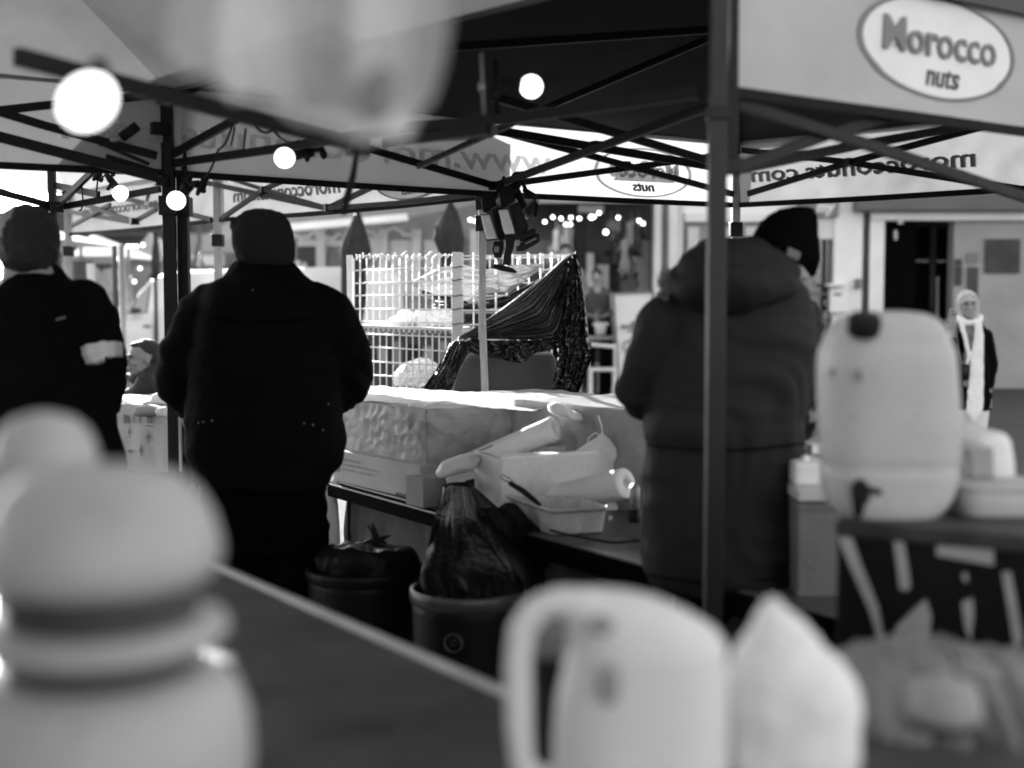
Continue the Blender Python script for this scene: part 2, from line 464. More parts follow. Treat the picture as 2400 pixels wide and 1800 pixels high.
# side towards the neighbouring gazebo: rolled up flap and lower rail
seq(gA, LS, [(405, 383), (643, 350), (980, 296), (1200, 278), (1640, 215)], h=.030)
brace(gA, LS(900, 335), LS(1146, 302), .02, .030)
f_roll = MB().tube([LS(x, y) + V((0, .05, 0)) for x, y in ((985, 312), (1080, 306), (1150, 300))], .022, 12).build('rolled_flap', M['roofgrey'], gA, True)
# far right side
seq(gA, RS, [(1738, 353), (1985, 381), (2288, 429), (2700, 490)], .02)
seq(gA, RS, [(1749, 456), (1985, 383), (2278, 305), (2700, 200)], .05)
joint(gA, RS(1986, 382) - V((0, .05, 0)), .02)
# near side
seq(gA, NS, [(1732, 240), (2039, 337), (2288, 421), (2600, 525)], -.02)
seq(gA, NS, [(1735, 389), (1944, 312), (2110, 262)], -.04)
brace(gA, W(1743, 394, 3.6), W(2012, 340, 4.3), .018, .03); brace(gA, W(2012, 340, 4.3), W(2420, 268, 5.0), .018, .03)
joint(gA, W(2040, 337, 4.2), .018)
MB().bar(up(ONP(1716, 240, P7, P8), EZ), W(1716, 398, ONP(1716, 398, P7, P8).y), .024, .024, V((0, 1, 0))).build('slider_post', M['frame'], gA, bevel=.003)
MB().box(W(1716, 390, ONP(1716, 390, P7, P8).y), .045, .045, .04).build('joint', M['black'], gA, bevel=.004)
# ---- gazebo D: grey roofed, left
gD = thing('gazebo', up((P1 + P7 + DL + DN) / 4, 0), 'grey gazebo at the left edge, over the man with the armband', 'gazebo', 'market gazebos')
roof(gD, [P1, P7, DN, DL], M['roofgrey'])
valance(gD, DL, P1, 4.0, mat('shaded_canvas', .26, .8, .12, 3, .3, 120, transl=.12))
DF = on(P1, DL)
leg(gD, P1 + V((.045, -.03, 0)) * 0 + (G(420, 403, HZ) - P1) * 1.0 + V((.0, .05, 0)), .034)
leg(gD, DL); leg(gD, DN)
seq(gD, DF, [(-60, 245), (109, 296), (372, 367)], .03)
seq(gD, DF, [(-100, 296), (109, 350), (375, 418)], .05, h=.038)
seq(gD, DF, [(-60, 268), (100, 250), (272, 234), (378, 224)], .02)
seq(gD, DF, [(253, 367), (375, 405)], .02, h=.016); seq(gD, DF, [(258, 345), (361, 389)], .07, h=.012)
brace(gD, LS(405, 361) , LS(555, 279), .018, .03)
brace(gD, W(40, 133, 2.45), W(838, 341, 3.5), .024, .034)
joint(gD, W(838, 343, 3.45), .026)
joint(gD, P1 + V((-.02, -.05, .16)), .026); joint(gD, P1 + V((-.02, -.05, -.04)), .02)
# ---- gazebos behind: C1 and C2
Q1 = P1 + V((-1.9, 1.95, 0)); Q2 = Q1 + (P5 - P4)
gC = thing('gazebo', up((P3 + P4 + P1 + Q1) / 4, 0), 'pale gazebo behind the first, its valance seen from inside above the man in the beanie', 'gazebo', 'market gazebos')
roof(gC, [P3 + (P1 - P3) * .005, P4, Q1, P1 + V((-.25, .1, 0))], M['roofpale'], .95)
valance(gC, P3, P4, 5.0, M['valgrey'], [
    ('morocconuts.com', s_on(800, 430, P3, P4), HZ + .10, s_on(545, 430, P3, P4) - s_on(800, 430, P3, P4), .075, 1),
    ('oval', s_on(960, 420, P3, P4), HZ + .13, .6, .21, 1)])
leg(gC, P3, .034, z=HZ + .0, m=M['alu'], lean=V((.05, 0, 0)), plain=True); leg(gC, P4, .036, m=M['alu']); leg(gC, Q1)
CF = on(P3, P4)
seq(gC, CF, [(475, 427), (690, 473), (768, 489)], .03); seq(gC, CF, [(524, 513), (622, 446), (668, 425)], .05)
seq(gC, CF, [(548, 422), (622, 446), (770, 489)], .06, h=.022); seq(gC, CF, [(776, 486), (866, 443), (960, 400)], .03)
seq(gC, CF, [(776, 490), (940, 478), (1115, 458)], .08, h=.024)
joint(gC, CF(773, 489) - V((0, .05, 0)), .024); joint(gC, CF(622, 446) - V((0, .05, 0)), .02)
gC2 = thing('gazebo', up((P4 + P5 + Q1 + Q2) / 4, 0), 'farthest pale gazebo in the row at the left, beyond the man with the armband', 'gazebo', 'market gazebos')
roof(gC2, [P4, P5, Q2, Q1], M['roofpale'], .9)
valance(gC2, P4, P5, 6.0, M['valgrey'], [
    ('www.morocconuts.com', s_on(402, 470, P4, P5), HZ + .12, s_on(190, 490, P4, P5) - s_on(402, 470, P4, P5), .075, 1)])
leg(gC2, P5, .036, m=M['alu']); leg(gC2, Q2)
C2 = on(P4, P5)
seq(gC2, C2, [(301, 467), (500, 516)], .05); seq(gC2, C2, [(150, 494), (315, 522)], .03)
seq(gC2, C2, [(174, 530), (264, 481)], .05); seq(gC2, C2, [(204, 480), (318, 520)], .07); seq(gC2, C2, [(326, 516), (372, 491)], .04)
joint(gC2, C2(320, 520) - V((0, .05, 0)), .026)
for a, b in (((131, 484), (217, 402)), ((152, 484), (375, 443)), ((131, 435), (231, 456)), ((128, 484), (-40, 440)), ((128, 484), (-60, 520))):
    brace(gC2, W(a[0], a[1], 6.6), W(b[0], b[1], 6.2), .02, .032)
MB().bar(up(W(122, 440, 6.6), EZ), up(W(122, 440, 6.6), 0), .036, .036, V((0, 1, 0))).build('leg', M['frame'], gC2, bevel=.003)
joint(gC2, W(131, 486, 6.55), .03)
# ---- gazebo E: unseen, added above the photographer to shade the foreground
ce = [V((-.1, 1.9, 0)), V((.5, .4, 0)), V((.2, -1.5, 0)), V((-2.4, -1.4, 0)), V((-2.3, .9, 0))]
gE = thing('gazebo', V((.3, .2, 0)), 'unseen gazebo added over the nearest counter to shade the foreground', 'gazebo', 'market gazebos')
roof(gE, ce, M['roofgrey'], .6, eave=2.38)
for c in ce[1:]: leg(gE, c, .036, 2.38)
brace(gE, V((-2.3, .9, 2.3)), V((-.1, 1.9, 2.3)), .03, .03)
wl_ = MB().grid(10, 10, lambda u, v: V((-2.4 + .02 * math.sin(v * 30), -1.4 + 2.3 * v, .1 + 2.25 * u))); wl_.build('side_blocker', M['roofblack'], gE)  # unseen black sheet added to cut light from the left
MB().grid(10, 10, lambda u, v: V((-2.4 + 1.6 * v, -1.42 + .02 * math.sin(v * 30), .1 + 2.25 * u))).build('back_blocker', M['roofblack'], gE)  # unseen black sheet added behind the camera to cut light
# hanging white sheet, very near
def wsheet():
    bot = [(375, 110), (440, 180), (500, 188), (545, 232), (610, 226), (690, 280), (750, 290), (830, 328), (890, 322), (955, 334), (985, 268), (1012, 236), (1040, 160), (1056, 60)]
    n = len(bot) - 1
    def f(a, b):
        k = a * n; i = min(int(k), n - 1); t = k - i
        x = bot[i][0] * (1 - t) + bot[i + 1][0] * t; y = bot[i][1] * (1 - t) + bot[i + 1][1] * t
        yy = y * (1 - b) + (-560) * b; xx = x * (1 - b) + (450 + a * 560) * b
        p = W(xx, yy, 1.12 + .03 * math.sin(xx * .021) + .10 * b)
        return p + V((0, .018 * noise.noise(p * 14), 0))
    return f
o = MB().grid(60, 40, wsheet()).build('hanging_sheet', M['smear'], None, True, loc=(-.15, 1.15, 2.0), label='out of focus white sheet hanging from the rail at the top of the view', cat='plastic sheet')
e = MB(); e.ell(W(885, 222, 1.095), (.017, .003, .026), Matrix.Rotation(.25, 3, 'Y')); e.build('printed_patch', M['greywall'], o, True)
# blurred strap hanging from the beam knuckle
st = MB().tube([W(838, 345, 3.42), W(828, 410, 3.40), W(812, 470, 3.4), W(806, 498, 3.4)], [.006, .009, .011, .008], 8)
st.build('hanging_strap', M['rubber'], None, True, loc=tuple(W(838, 345, 3.4)), label='dark strap hanging from the gazebo knuckle above the wire cage', cat='strap')
# ---- cords, clips and bulbs
def cord(pts, lab, r=.004):
    pts = [V(p) for p in pts]; q = []
    for a, b in zip(pts[:-1], pts[1:]):
        for i in range(6):
            t = i / 6; q.append(a.lerp(b, t) - V((0, 0, .02 * math.sin(math.pi * t))))
    q.append(pts[-1])
    MB().tube(q, r, 6).build('festoon_cable', M['rubber'], None, True, loc=tuple(pts[0]), label=lab, cat='cable')
def bulb(px, py, r, Y, tip, label, glow='bulb', grp='lit festoon bulbs', st=1.0):
    c = W(px, py, Y); t = thing('light_bulb', c, label, 'light bulb', grp)
    d = (V(tip) - c).normalized()
    MB().ell(c, (r * st, r, r), Matrix.Rotation(-.75, 3, 'Y'), nu=24, nv=16).build('glass_globe', M[glow], t, True)
    MB().tube([c + d * r * .8, c + d * (r * 1.5), c + d * (r * 2.4)], [r * .5, r * .48, r * .42], 12).build('socket', M['rubber'], t, True)
bulb(205, 238, .031, 1.62, W(245, 120, 1.7), 'large blurred lit bulb at the top left corner', st=1.22)
bulb(667, 370, .034, 4.3, W(760, 350, 4.4), 'lit bulb hanging under the grey valance right of the beanie man')
bulb(413, 470, .034, 4.75, W(452, 432, 4.8), 'lit bulb in front of the pair of poles at the left')
bulb(282, 453, .034, 5.6, W(250, 408, 5.6), 'smaller lit bulb left of the pair of poles')
bulb(1245, 203, .032, 3.6, W(1180, 190, 3.6), 'lit bulb under the black roof at the top centre')
cord([W(452, 432, 4.8), W(475, 418, 4.8), W(512, 350, 4.6), W(546, 290, 4.4)], 'cord rising from the bulb by the poles to the beam')
cord([W(760, 350, 4.4), W(700, 330, 4.35), W(640, 305, 4.2), W(590, 285, 4.1)], 'cord from the bulb under the valance to the beam')
cord([W(246, 410, 5.6), W(232, 395, 5.6), W(215, 372, 5.5), W(150, 350, 5.4)], 'cord holding the smaller bulb left of the poles')
cord([W(131, 484, 6.4), W(192, 430, 6.3), W(195, 470, 6.3), W(186, 492, 6.3)], 'thin loose cord looped on the far left brace')
def clips(px, py, Y, n, label, seed):   # bunch of cord ties
    random.seed(seed); mb = MB()
    for i in range(n):
        a = W(px, py, Y) + V((random.uniform(-.035, .035), random.uniform(-.01, .01), random.uniform(-.025, .025)))
        mb.tube([a, a + V((random.uniform(-.03, .03), 0, random.uniform(-.04, .03)))], [.012, .008], 8)
    mb.build('cord_tie', M['rubber'], None, True, loc=tuple(W(px, py, Y)), label=label, cat='cord tie')
clips(735, 352, 4.38, 9, 'bunch of black ties beside the bulb right of the beanie man', 1)
clips(455, 432, 4.78, 9, 'bunch of black ties above the bulb by the poles', 2)
clips(246, 418, 5.55, 8, 'bunch of black ties above the smaller left bulb', 3)
for i, (x, y, x2, y2, Y) in enumerate(((551, 296, 541, 342, 4.4), (576, 300, 571, 350, 4.4), (231, 405, 226, 450, 6.2))):
    MB().bar(W(x, y, Y), W(x2, y2, Y), .012, .006, V((1, 0, 0))).build('strap', M['rubber'], None, bevel=.002, loc=tuple(W(x, y, Y)),
        label=['left one of two short black straps hanging from the long beam', 'right one of two short black straps hanging from the long beam', 'strap hanging on the far brace left of the smaller bulb'][i], cat='strap')
cl = thing('clamp_rod', W(231, 337, 4.9), 'metal clamp rod with a shiny end on the left beam', 'clamp')
MB().cyl(W(231, 337, 4.9), W(285, 322, 4.9), .012).build('shiny_end', M['alu'], cl, True)
MB().cyl(W(285, 322, 4.9), W(322, 295, 4.9), .019).build('grip', M['frame'], cl, True)
clb = thing('clothes_peg_tag', W(342, 455, 6.3), 'small pale tag hanging between the small left bulb and the poles', 'tag')
MB().prism([W(346, 450, 6.3), W(354, 452, 6.3), W(346, 482, 6.3), W(336, 480, 6.3)], (0, .004, 0)).build('paper', M['white'], clb)
MB().bar(W(343, 472, 6.295), W(348, 455, 6.295), .004, .003, V((0, 1, 0))).build('print_bar', M['label'], clb)
# hooks on the roof of the black gazebo
for i, (x, y) in enumerate(((1128, 185), (1160, 200))):
    h = MB(); h.bar(W(x, y - 60, 3.7), W(x + 6, y + 88 - i * 10, 3.7), .014, .02, V((0, 1, 0)))
    h.ell(W(x + 1, y + 18, 3.69), (.012, .01, .02))
    h.build('roof_hook', M['alu'] if i == 0 else M['frame'], None, True, loc=tuple(W(x, y, 3.7)), label=['pale metal strut hanging left of the bulb under the black roof', 'dark metal strut hanging just left of the bulb under the black roof'][i], cat='strut')
# ================================================================ GROUND AND BACKGROUND
g = MB().grid(40, 40, lambda a, b: V(((a - .5) * 160, b * 140 - 20, .006 * noise.noise(V((a * 40, b * 40, 0))))))
tag(g.build('ground', M['asphalt'], None, True), kind='structure')
def quad(x0, y0, x1, y1, Y): return [W(x0, y0, Y), W(x1, y0, Y), W(x1, y1, Y), W(x0, y1, Y)]
def slab(parent, name, x0, y0, x1, y1, Y, th, m, bevel=0.0, **kw):   # upright slab, front face at Y, thickness backwards
    a, b = W(x0, y0, Y), W(x1, y1, Y)
    mb = MB().box(((a.x + b.x) / 2, Y + th / 2, (a.z + b.z) / 2), abs(b.x - a.x), th, abs(a.z - b.z))
    return mb.build(name, m, parent, bevel=bevel, **kw)
YB = 21.5
def zb(y): return W(1200, y, YB).z
def xb(x): return W(x, 700, YB).x
# right shop with the shutter door
b1 = thing('shop_building', (xb(2100), YB, 0), 'pale rendered shop with an open dark doorway behind the woman', 'building')
def wall(parent, xa, xbb, za, zc, Y, th, m, name='wall', **kw):
    return MB().box(((xa + xbb) / 2, Y + th / 2, (za + zc) / 2), xbb - xa, th, zc - za).build(name, m, parent, **kw)
wall(b1, xb(1953), xb(2020), 0, 7, YB, .45, M['whitepaint'], 'pillar', bevel=.01)
wall(b1, xb(1880), xb(1953), zb(560), 7, YB + .05, .4, M['render'])
wall(b1, xb(1880), xb(1953), 0, zb(785), YB + .05, .4, M['render'])
wall(b1, xb(2036), xb(2071), 0, zb(517), YB, .4, M['whitepaint'], 'pillar', bevel=.01)
wall(b1, xb(2020), xb(2036), 0, zb(495), YB + .12, .2, M['greywall'])
wall(b1, xb(2020), xb(2600), zb(452), 7, YB + .04, .4, M['render'])
wall(b1, xb(2036), xb(2600), zb(517), zb(493), YB - .06, .36, M['whitepaint'], 'lintel', bevel=.02)
fa = wall(b1, xb(1992), xb(2600), zb(497), zb(448), YB - .35, .3, mat('fascia', .10, .6, .2, 2), 'fascia', bevel=.02)
dsh = MB(); random.seed(3); x = 2062
while x < 2560:
    w = random.choice((10, 13, 8)); y = 466 - (x - 2060) * .045 - 3
    dsh.prism([W(x, y - 12, YB - .36), W(x + w, y - 12.5, YB - .36), W(x + w, y, YB - .36), W(x, y + .4, YB - .36)], (0, .006, 0)); x += w + random.choice((4, 9, 7))
dsh.build('letter_feet', M['whitepaint'], fa)
wall(b1, xb(2071), xb(2105), 0, zb(517), YB + .1, .1, M['void'], 'door_frame')
wall(b1, xb(2238), xb(2600), 0, zb(517), YB + .1, .3, M['greywall'])
wall(b1, xb(2105), xb(2238), 0, zb(517), YB + 2.2, .1, M['black'], 'dark_interior')
MB().box((xb(2170), YB + 1.3, 2.9), 3.4, 1.9, .06).build('inner_ceiling', M['void'], b1)
for x_ in (xb(2105) - 1.0, xb(2238) + 1.0): MB().box((x_, YB + 1.3, 1.5), .06, 1.9, 2.9).build('inner_wall', M['black'], b1)
MB().box((xb(2170), YB + 2.35, 1.5), 3.6, .06, 3.0).build('inner_back', M['black'], b1)
wall(b1, xb(2105), xb(2150), 0, zb(520), YB + .12, .05, M['void'], 'door')
hd = MB().bar(W(2099, 540, YB + .05), W(2099, 562, YB + .05), .05, .03, V((0, 1, 0))).build('light_strip', M['alu'], b1)
MB().box(W(2110, 521, YB + .02), .07, .05, .05).build('door_closer', M['white'], b1)
pn = MB().prism(quad(2178, 650, 2199, 742, YB + .6), (0, .05, 0)).build('leaning_panel', M['midwall'], b1)
MB().prism(quad(2176, 650, 2201, 654, YB + .58), (0, .05, 0)).prism(quad(2196, 654, 2199, 742, YB + .58), (0, .05, 0)).build('panel_edge', M['render'], pn)
MB().cyl(up(W(2188, 500, YB + .5), 2.9), up(W(2188, 500, YB + .5), .0), .07).build('reflection_column', M['bin'], b1, True)  # column shape stands in for a grey reflection in the doorway
MB().bar(W(2140, 611, YB + .5), W(2237, 613, YB + .5), .03, .03).build('inner_rail', M['midwall'], b1)
for x0, y0, x1, y1, k in ((2239, 607, 2254, 622, 0), (2239, 624, 2254, 669, 0), (2269, 593, 2291, 616, 1), (2269, 626, 2291, 720, 1), (2310, 560, 2390, 640, 0)):
    slab(b1, 'poster', x0, y0, x1, y1, YB + .06, .02, M['dkwall'] if k == 0 or y1 > 650 else M['midwall'])
for x in (2021, 2033): MB().cyl(up(W(x, 700, YB + .02), 0), up(W(x, 700, YB + .02), zb(497)), .022).build('drain_pipe', M['dkwall'], b1, True)
slab(b1, 'meter_box', 2007, 653, 2019, 677, YB - .12, .12, M['midwall'], .01)
pb = slab(b1, 'post_box', 1946, 675, 1988, 733, YB - .16, .15, M['whitepaint'], .02)
MB().bar(W(1955, 690, YB - .17), W(1972, 690, YB - .17), .01, .03).build('slot', M['dkwall'], pb)
slab(b1, 'ledge', 1942, 664, 1983, 671, YB - .3, .3, M['whitepaint'], .01)
sg = slab(b1, 'sign_board', 1870, 462, 1966, 508, YB - .08, .08, M['midwall'], .01)
t = MB(); text_on(t, 'my', planefn(W(1912, 497, YB - .09), V((1, 0, 0)), V((0, 0, 1)), V((0, -1, 0))), .33, .20, .3, th=.01, bold=.03)
t.build('sign_letters', M['whitepaint'], sg)
w1 = wall(b1, xb(1880), xb(1953), zb(785), zb(560), YB + .2, .05, M['glass'], 'window')
MB().box((xb(1937), YB + .17, (zb(560) + zb(690)) / 2), .05, .05, zb(560) - zb(690)).build('window_bar', M['black'], w1)
MB().box((xb(1917), YB + .17, zb(688)), .52, .06, .05).build('window_sill', M['midwall'], w1)
for y in (710, 736): MB().lathe([(.035, 0), (.05, .0), (.05, .02), (.035, .02)], W(1938, y, YB + .12), 16, ez=V((0, -1, 0)), ey=V((0, 0, 1)), caps=False).build('bokeh_ring', M['whitepaint'], w1, True)  # white rings put in for blurred points of light
# centre building: columns and pale panels
b2 = thing('shop_building', (xb(1620), YB, 0), 'shop front with tall white columns left of the man in the parka', 'building')
for x0, x1, m in ((1531, 1549, 'whitepaint'), (1566, 1586, 'whitepaint'), (1586, 1602, 'render')):
    wall(b2, xb(x0), xb(x1), 0, 5, YB + (.1 if m == 'render' else 0), .3, M[m], 'column', bevel=.02)
wall(b2, xb(1549), xb(1566), 0, 5, YB + .25, .1, M['greywall'])
wall(b2, xb(1602), xb(1880), 0, zb(520), YB + .25, .2, M['greywall'])
wall(b2, xb(1602), xb(1880), zb(498), 7, YB + .22, .3, M['whitepaint'])
wall(b2, xb(1605), xb(1880), zb(520), zb(498), YB + .1, .3, M['whitepaint'], 'lintel', bevel=.02)
for x0, x1 in ((1610, 1640), (1690, 1716), (1745, 1800)): 
    o = wall(b2, xb(x0), xb(x1), zb(690), zb(530), YB + .18, .05, M['render'], 'window_panel')
    MB().box((xb(x0) , YB + .15, (zb(690) + zb(530)) / 2), .05, .05, zb(530) - zb(690)).build('panel_frame', M['midwall'], o)
# dark market shop in the centre
b3 = thing('shop_building', (xb(1330), YB, 0), 'dark gift shop front hung with goods behind the black plastic sheet', 'building')
wall(b3, xb(1130), xb(1600), 0, 7, YB + .8, .2, M['dkwall'])
wall(b3, xb(1130), xb(1531), zb(478), 7, YB, .25, M['dkwall'], 'fascia')
wall(b3, xb(1455), xb(1500), zb(690), zb(572), YB + .6, .1, M['whitepaint'], 'pale_panel')  # white panels against the dark back wall
wall(b3, xb(1372), xb(1397), zb(770), zb(590), YB + .6, .1, M['whitepaint'], 'pale_panel')
wall(b3, xb(1405), xb(1432), zb(700), zb(618), YB + .55, .1, M['render'], 'pale_panel')
wall(b3, xb(1500), xb(1531), 0, zb(560), YB + .5, .1, M['greywall'], 'side_wall')
wall(b3, xb(1432), xb(1442), 0, zb(560), YB + .3, .1, M['black'], 'door_post')
wall(b3, xb(1351), xb(1373), 0, zb(515), YB - .2, .16, M['black'], 'door_post')
wall(b3, xb(1130), xb(1345), zb(760), zb(690), YB + .4, .3, M['midwall'], 'counter')
wall(b3, xb(1130), xb(1345), zb(620), zb(560), YB + .6, .1, M['midwall'], 'shelf_back')
slab(b3, 'light_box', 1356, 480, 1416, 498, YB - .2, .08, M['whitepaint'], .02)
aw = MB().prism([W(1262, 476, YB - 2), W(1535, 476, YB - 2), W(1535, 470, YB), W(1262, 470, YB)], (0, 0, .1))
aw.build('awning', M['greywall'], b3)
random.seed(11)
def hang(n, x0, x1, y0, y1, grp, cat, lab, mm, nm):
    for i in range(n):
        x = x0 + (x1 - x0) * (i + random.random() * .6) / n; y = random.uniform(y0, y1); Y = YB - random.uniform(.3, 1.2)
        h = random.uniform(.25, .6); w = random.uniform(.07, .17); p = W(x, y, Y)
        rows = [(.02, .0), (w * .5, -.05), (w * .35, -h * .4), (w * .6, -h * .8), (w * .5, -h)]
        mb = MB().lathe([(r * (1 + .0 * k), z) for k, (r, z) in enumerate(rows)], p, 10, ey=V((0, .5, 0)))
        mb.cyl(p, p + V((0, 0, .15)), .006)
        mb.build(nm, mm[i % len(mm)], None, True, loc=tuple(p), label=lab, cat=cat, group=grp)
hang(16, 1425, 1512, 505, 560, 'goods hung in the shop front', 'hanging goods', 'scarf or bag hung in a dense bunch above the pale panel of the dark shop', [M['black'], M['midwall'], M['dkwall']], 'hanging_goods')
hang(7, 1285, 1345, 520, 585, 'small goods hung at the left of the shop', 'hanging goods', 'small pale item hung at the left of the dark shop front', [M['midwall'], M['greywall'], M['render']], 'hanging_goods')
hang(5, 1440, 1500, 590, 640, 'low goods hung in the shop front', 'hanging goods', 'item hung low against the pale panel of the dark shop', [M['black'], M['dkwall']], 'hanging_goods')
def sph(px, py, r, Y, name, m, lab, cat, grp): return MB().ell(W(px, py, Y), r, nu=10, nv=6).build(name, m, None, True, loc=tuple(W(px, py, Y)), label=lab, cat=cat, group=grp)
FL = [(1113, 518), (1102, 515), (1296, 509), (1338, 510), (1358, 512), (1386, 509), (1392, 508), (1404, 499), (1326, 526), (1337, 526), (1420, 544), (1449, 510), (1498, 517), (1507, 524), (1315, 512), (1277, 520)]
for i, (x, y) in enumerate(FL):
    sph(x, y, .022 if i not in (5, 10) else .032, YB - 1.4, 'fairy_light', M['fairy'], 'tiny lit bulb strung across the dark shop front', 'fairy light', 'fairy lights on the dark shop')
FL2 = [(300, 577), (310, 577), (320, 577), (335, 574), (278, 606), (276, 622), (279, 632), (278, 652), (304, 649), (328, 629), (315, 660), (268, 655), (262, 625)]
for i, (x, y) in enumerate(FL2):
    sph(x, y, .022, 22.0, 'fairy_light', M['fairy'], 'tiny lit bulb among the white tents at the far left', 'fairy light', 'fairy lights among the white tents')
# pale building left of centre with its long awning
b4 = thing('shop_building', (xb(900), YB, 0), 'pale cafe front under a long light awning behind the wire cage', 'building')
wall(b4, xb(640), xb(1130), 0, 7, YB + .5, .3, M['greywall'])
for x0, x1 in ((735, 757), (885, 905), (962, 984), (1100, 1118)): wall(b4, xb(x0), xb(x1), 0, zb(535), YB + .3, .2, M['render'], 'column')
for x0, x1, y0, y1, m in ((692, 732, 575, 700, 'dkwall'), (760, 800, 590, 720, 'midwall'), (908, 960, 560, 690, 'render'), (850, 883, 550, 600, 'render'), (990, 1030, 560, 700, 'render'), (1036, 1098, 560, 760, 'midwall'), (640, 690, 560, 720, 'midwall')):
    wall(b4, xb(x0), xb(x1), zb(y1), zb(y0), YB + .4, .12, M[m], 'window')
wall(b4, xb(690), xb(1130), zb(900), zb(745), YB + .2, .2, M['dkwall'], 'plinth')
wall(b4, xb(690), xb(800), zb(575), zb(560), YB + .35, .2, M['render'], 'window_head')
aw = MB().prism([W(640, 512, YB - 1.9), W(960, 494, YB - 1.9), W(1130, 474, YB), W(640, 474, YB)], (0, 0, .04)); aw.build('awning', M['roofpale'], b4)
MB().bar(W(640, 536, YB - 2), W(957, 509, YB - 2), .1, .12).build('awning_bar', M['whitepaint'], b4, bevel=.03)
MB().prism([W(960, 509, YB - 2), W(1130, 476, YB - 1.9), W(1130, 470, YB - 1.9), W(640, 498, YB - 2), W(640, 530, YB - 2)], (0, .03, 0)).build('awning_skirt', M['valgrey'], b4)
for x0, y0, x1, y1 in ((686, 548, 740, 540), (740, 540, 800, 548), (860, 540, 925, 530), (925, 530, 985, 545)):
    MB().tube([W(x0 + (x1 - x0) * t, y0 + (y1 - y0) * t + 14 * math.sin(math.pi * t) + 3 * math.sin(t * 21), YB - .2) for t in [i / 16 for i in range(17)]], .03, 6).build('garland', M['render'], b4, True)
random.seed(5)
for i, (x, y, h) in enumerate(((886, 745, 14), (902, 745, 14), (700, 650, 12), (714, 655, 14), (918, 742, 16))):
    MB().lathe([(.05, 0), (.09, .03), (.09, .2), (.04, .28), (.04, .36)], W(x, y + 12, YB - .3), 10).build('jar', M['render'], None, True, loc=tuple(W(x, y, YB - .3)), label='pale jar on the cafe sill behind the wire cage', cat='jar', group='jars on the cafe sill')
dc = thing('goods_stall', up(W(940, 800, 12.5), 0), 'dark goods stall seen through the lower half of the wire cage', 'stall')
slab(dc, 'counter_front', 800, 782, 1080, 960, 12.5, .8, M['dkwall']); slab(dc, 'counter_top', 796, 776, 1084, 783, 12.4, .9, M['midwall'])
for i_ in range(7): slab(dc, 'shelf_box', 812 + i_ * 36, 800 + (i_ % 3) * 6, 834 + i_ * 36, 850 + (i_ % 2) * 12, 12.44, .06, M[('midwall', 'black', 'greywall')[i_ % 3]], .01)
# closed parasols
def parasol(px, ytip, pts, Y, label):
    base = up(W(px, 700, Y), 0); t = thing('closed_parasol', base, label, 'parasol', 'closed dark parasols')
    R = []; n = 36
    for (y, xl, xr) in pts:
        a, b = W(xl, y, Y), W(xr, y, Y); c = (a + b) / 2; h = (b - a).length / 2
        R.append([c + V((math.cos(2 * math.pi * j / n) * h * (1 + .10 * math.sin(j * 8 * 2 * math.pi / n + y * .01) + .16 * noise.noise(V((j * .35, y * .02, px)))), math.sin(2 * math.pi * j / n) * h * (1 + .14 * math.sin(j * 8 * 2 * math.pi / n)), .03 * math.sin(j * 3))) for j in range(n)])
    MB().rings(R).build('canopy', M['parasol'], t, True)
    MB().cyl(base, up(W(px, 700, Y), W(px, ytip, Y).z), .025).build('pole', M['frame'], t, True)
    MB().box(base + V((0, 0, .05)), .5, .5, .1).build('base', M['dkwall'], t, bevel=.02)
parasol(838, 492, [(495, 836, 840), (515, 827, 849), (540, 816, 858), (565, 806, 864), (590, 801, 866), (610, 803, 863), (640, 803, 856), (700, 803, 856), (760, 815, 848)], 15.5, 'dark closed parasol left, behind the near panel of the wire cage')
parasol(1056, 472, [(476, 1053, 1058), (500, 1040, 1072), (530, 1022, 1082), (560, 1018, 1087), (580, 1026, 1085), (605, 1034, 1082), (680, 1036, 1080), (740, 1045, 1074)], 15.0, 'dark closed parasol right, behind the middle post of the wire cage')
parasol(365, 545, [(550, 363, 368), (580, 358, 372), (620, 354, 374), (650, 357, 372)], 17.5, 'dark closed parasol just left of the pair of poles, above the van')
# left: tents, bare tree, far buildings
b5 = thing('far_building', (-9.5, 36, 0), 'low dark roofed building far behind the white tents', 'building')
MB().box((-9.6, 37, 1.6), 7.5, 2, 3.2).build('wall', M['dkwall'], b5)
MB().prism([V((-13.6, 35.8, 3.2)), V((-5.6, 35.8, 3.2)), V((-6.4, 35.8, 4.4)), V((-12.6, 35.8, 4.4))], (0, 2.4, 0)).build('roof', M['dkwall'], b5)
for i in range(4): MB().box((-12.4 + i * 1.9, 35.98, 1.7), .9, .05, 1.1).build('window', M['glass'], b5)
b6 = thing('far_building', (-6, 30, 0), 'grey gabled building far behind the van roof', 'building')
MB().box((-5.9, 31, 1.5), 3.4, 2, 3.0).build('wall', M['greywall'], b6)
MB().prism([W(420, 640, 29.9), W(520, 545, 29.9), W(640, 545, 29.9), W(640, 640, 29.9)], (0, .5, 0)).build('roof', M['midwall'], b6)
MB().box(W(480, 610, 29.85), .9, .04, .25).build('window', M['whitepaint'], b6)
def tent(x0, x1, ye, yp, xp, Y, lab, depth=3):
    a, b = W(x0, ye, Y), W(x1, ye, Y); t = thing('market_tent', up((a + b) / 2, 0), lab, 'tent', 'white market tents')
    p = W(xp, yp, Y + depth / 2); c, d = a + V((0, depth, 0)), b + V((0, depth, 0))
    MB().add([a, b, d, c, p], [(0, 1, 4), (1, 2, 4), (2, 3, 4), (3, 0, 4)]).build('roof', M['tent'], t)
    MB().prism([a, b, b - V((0, 0, .28)), a - V((0, 0, .28))], (0, .012, 0)).build('skirt', M['tent'], t)
    for q in (a, b, c, d): MB().cyl(up(q, 0), q, .03).build('leg', M['alu'], t, True)
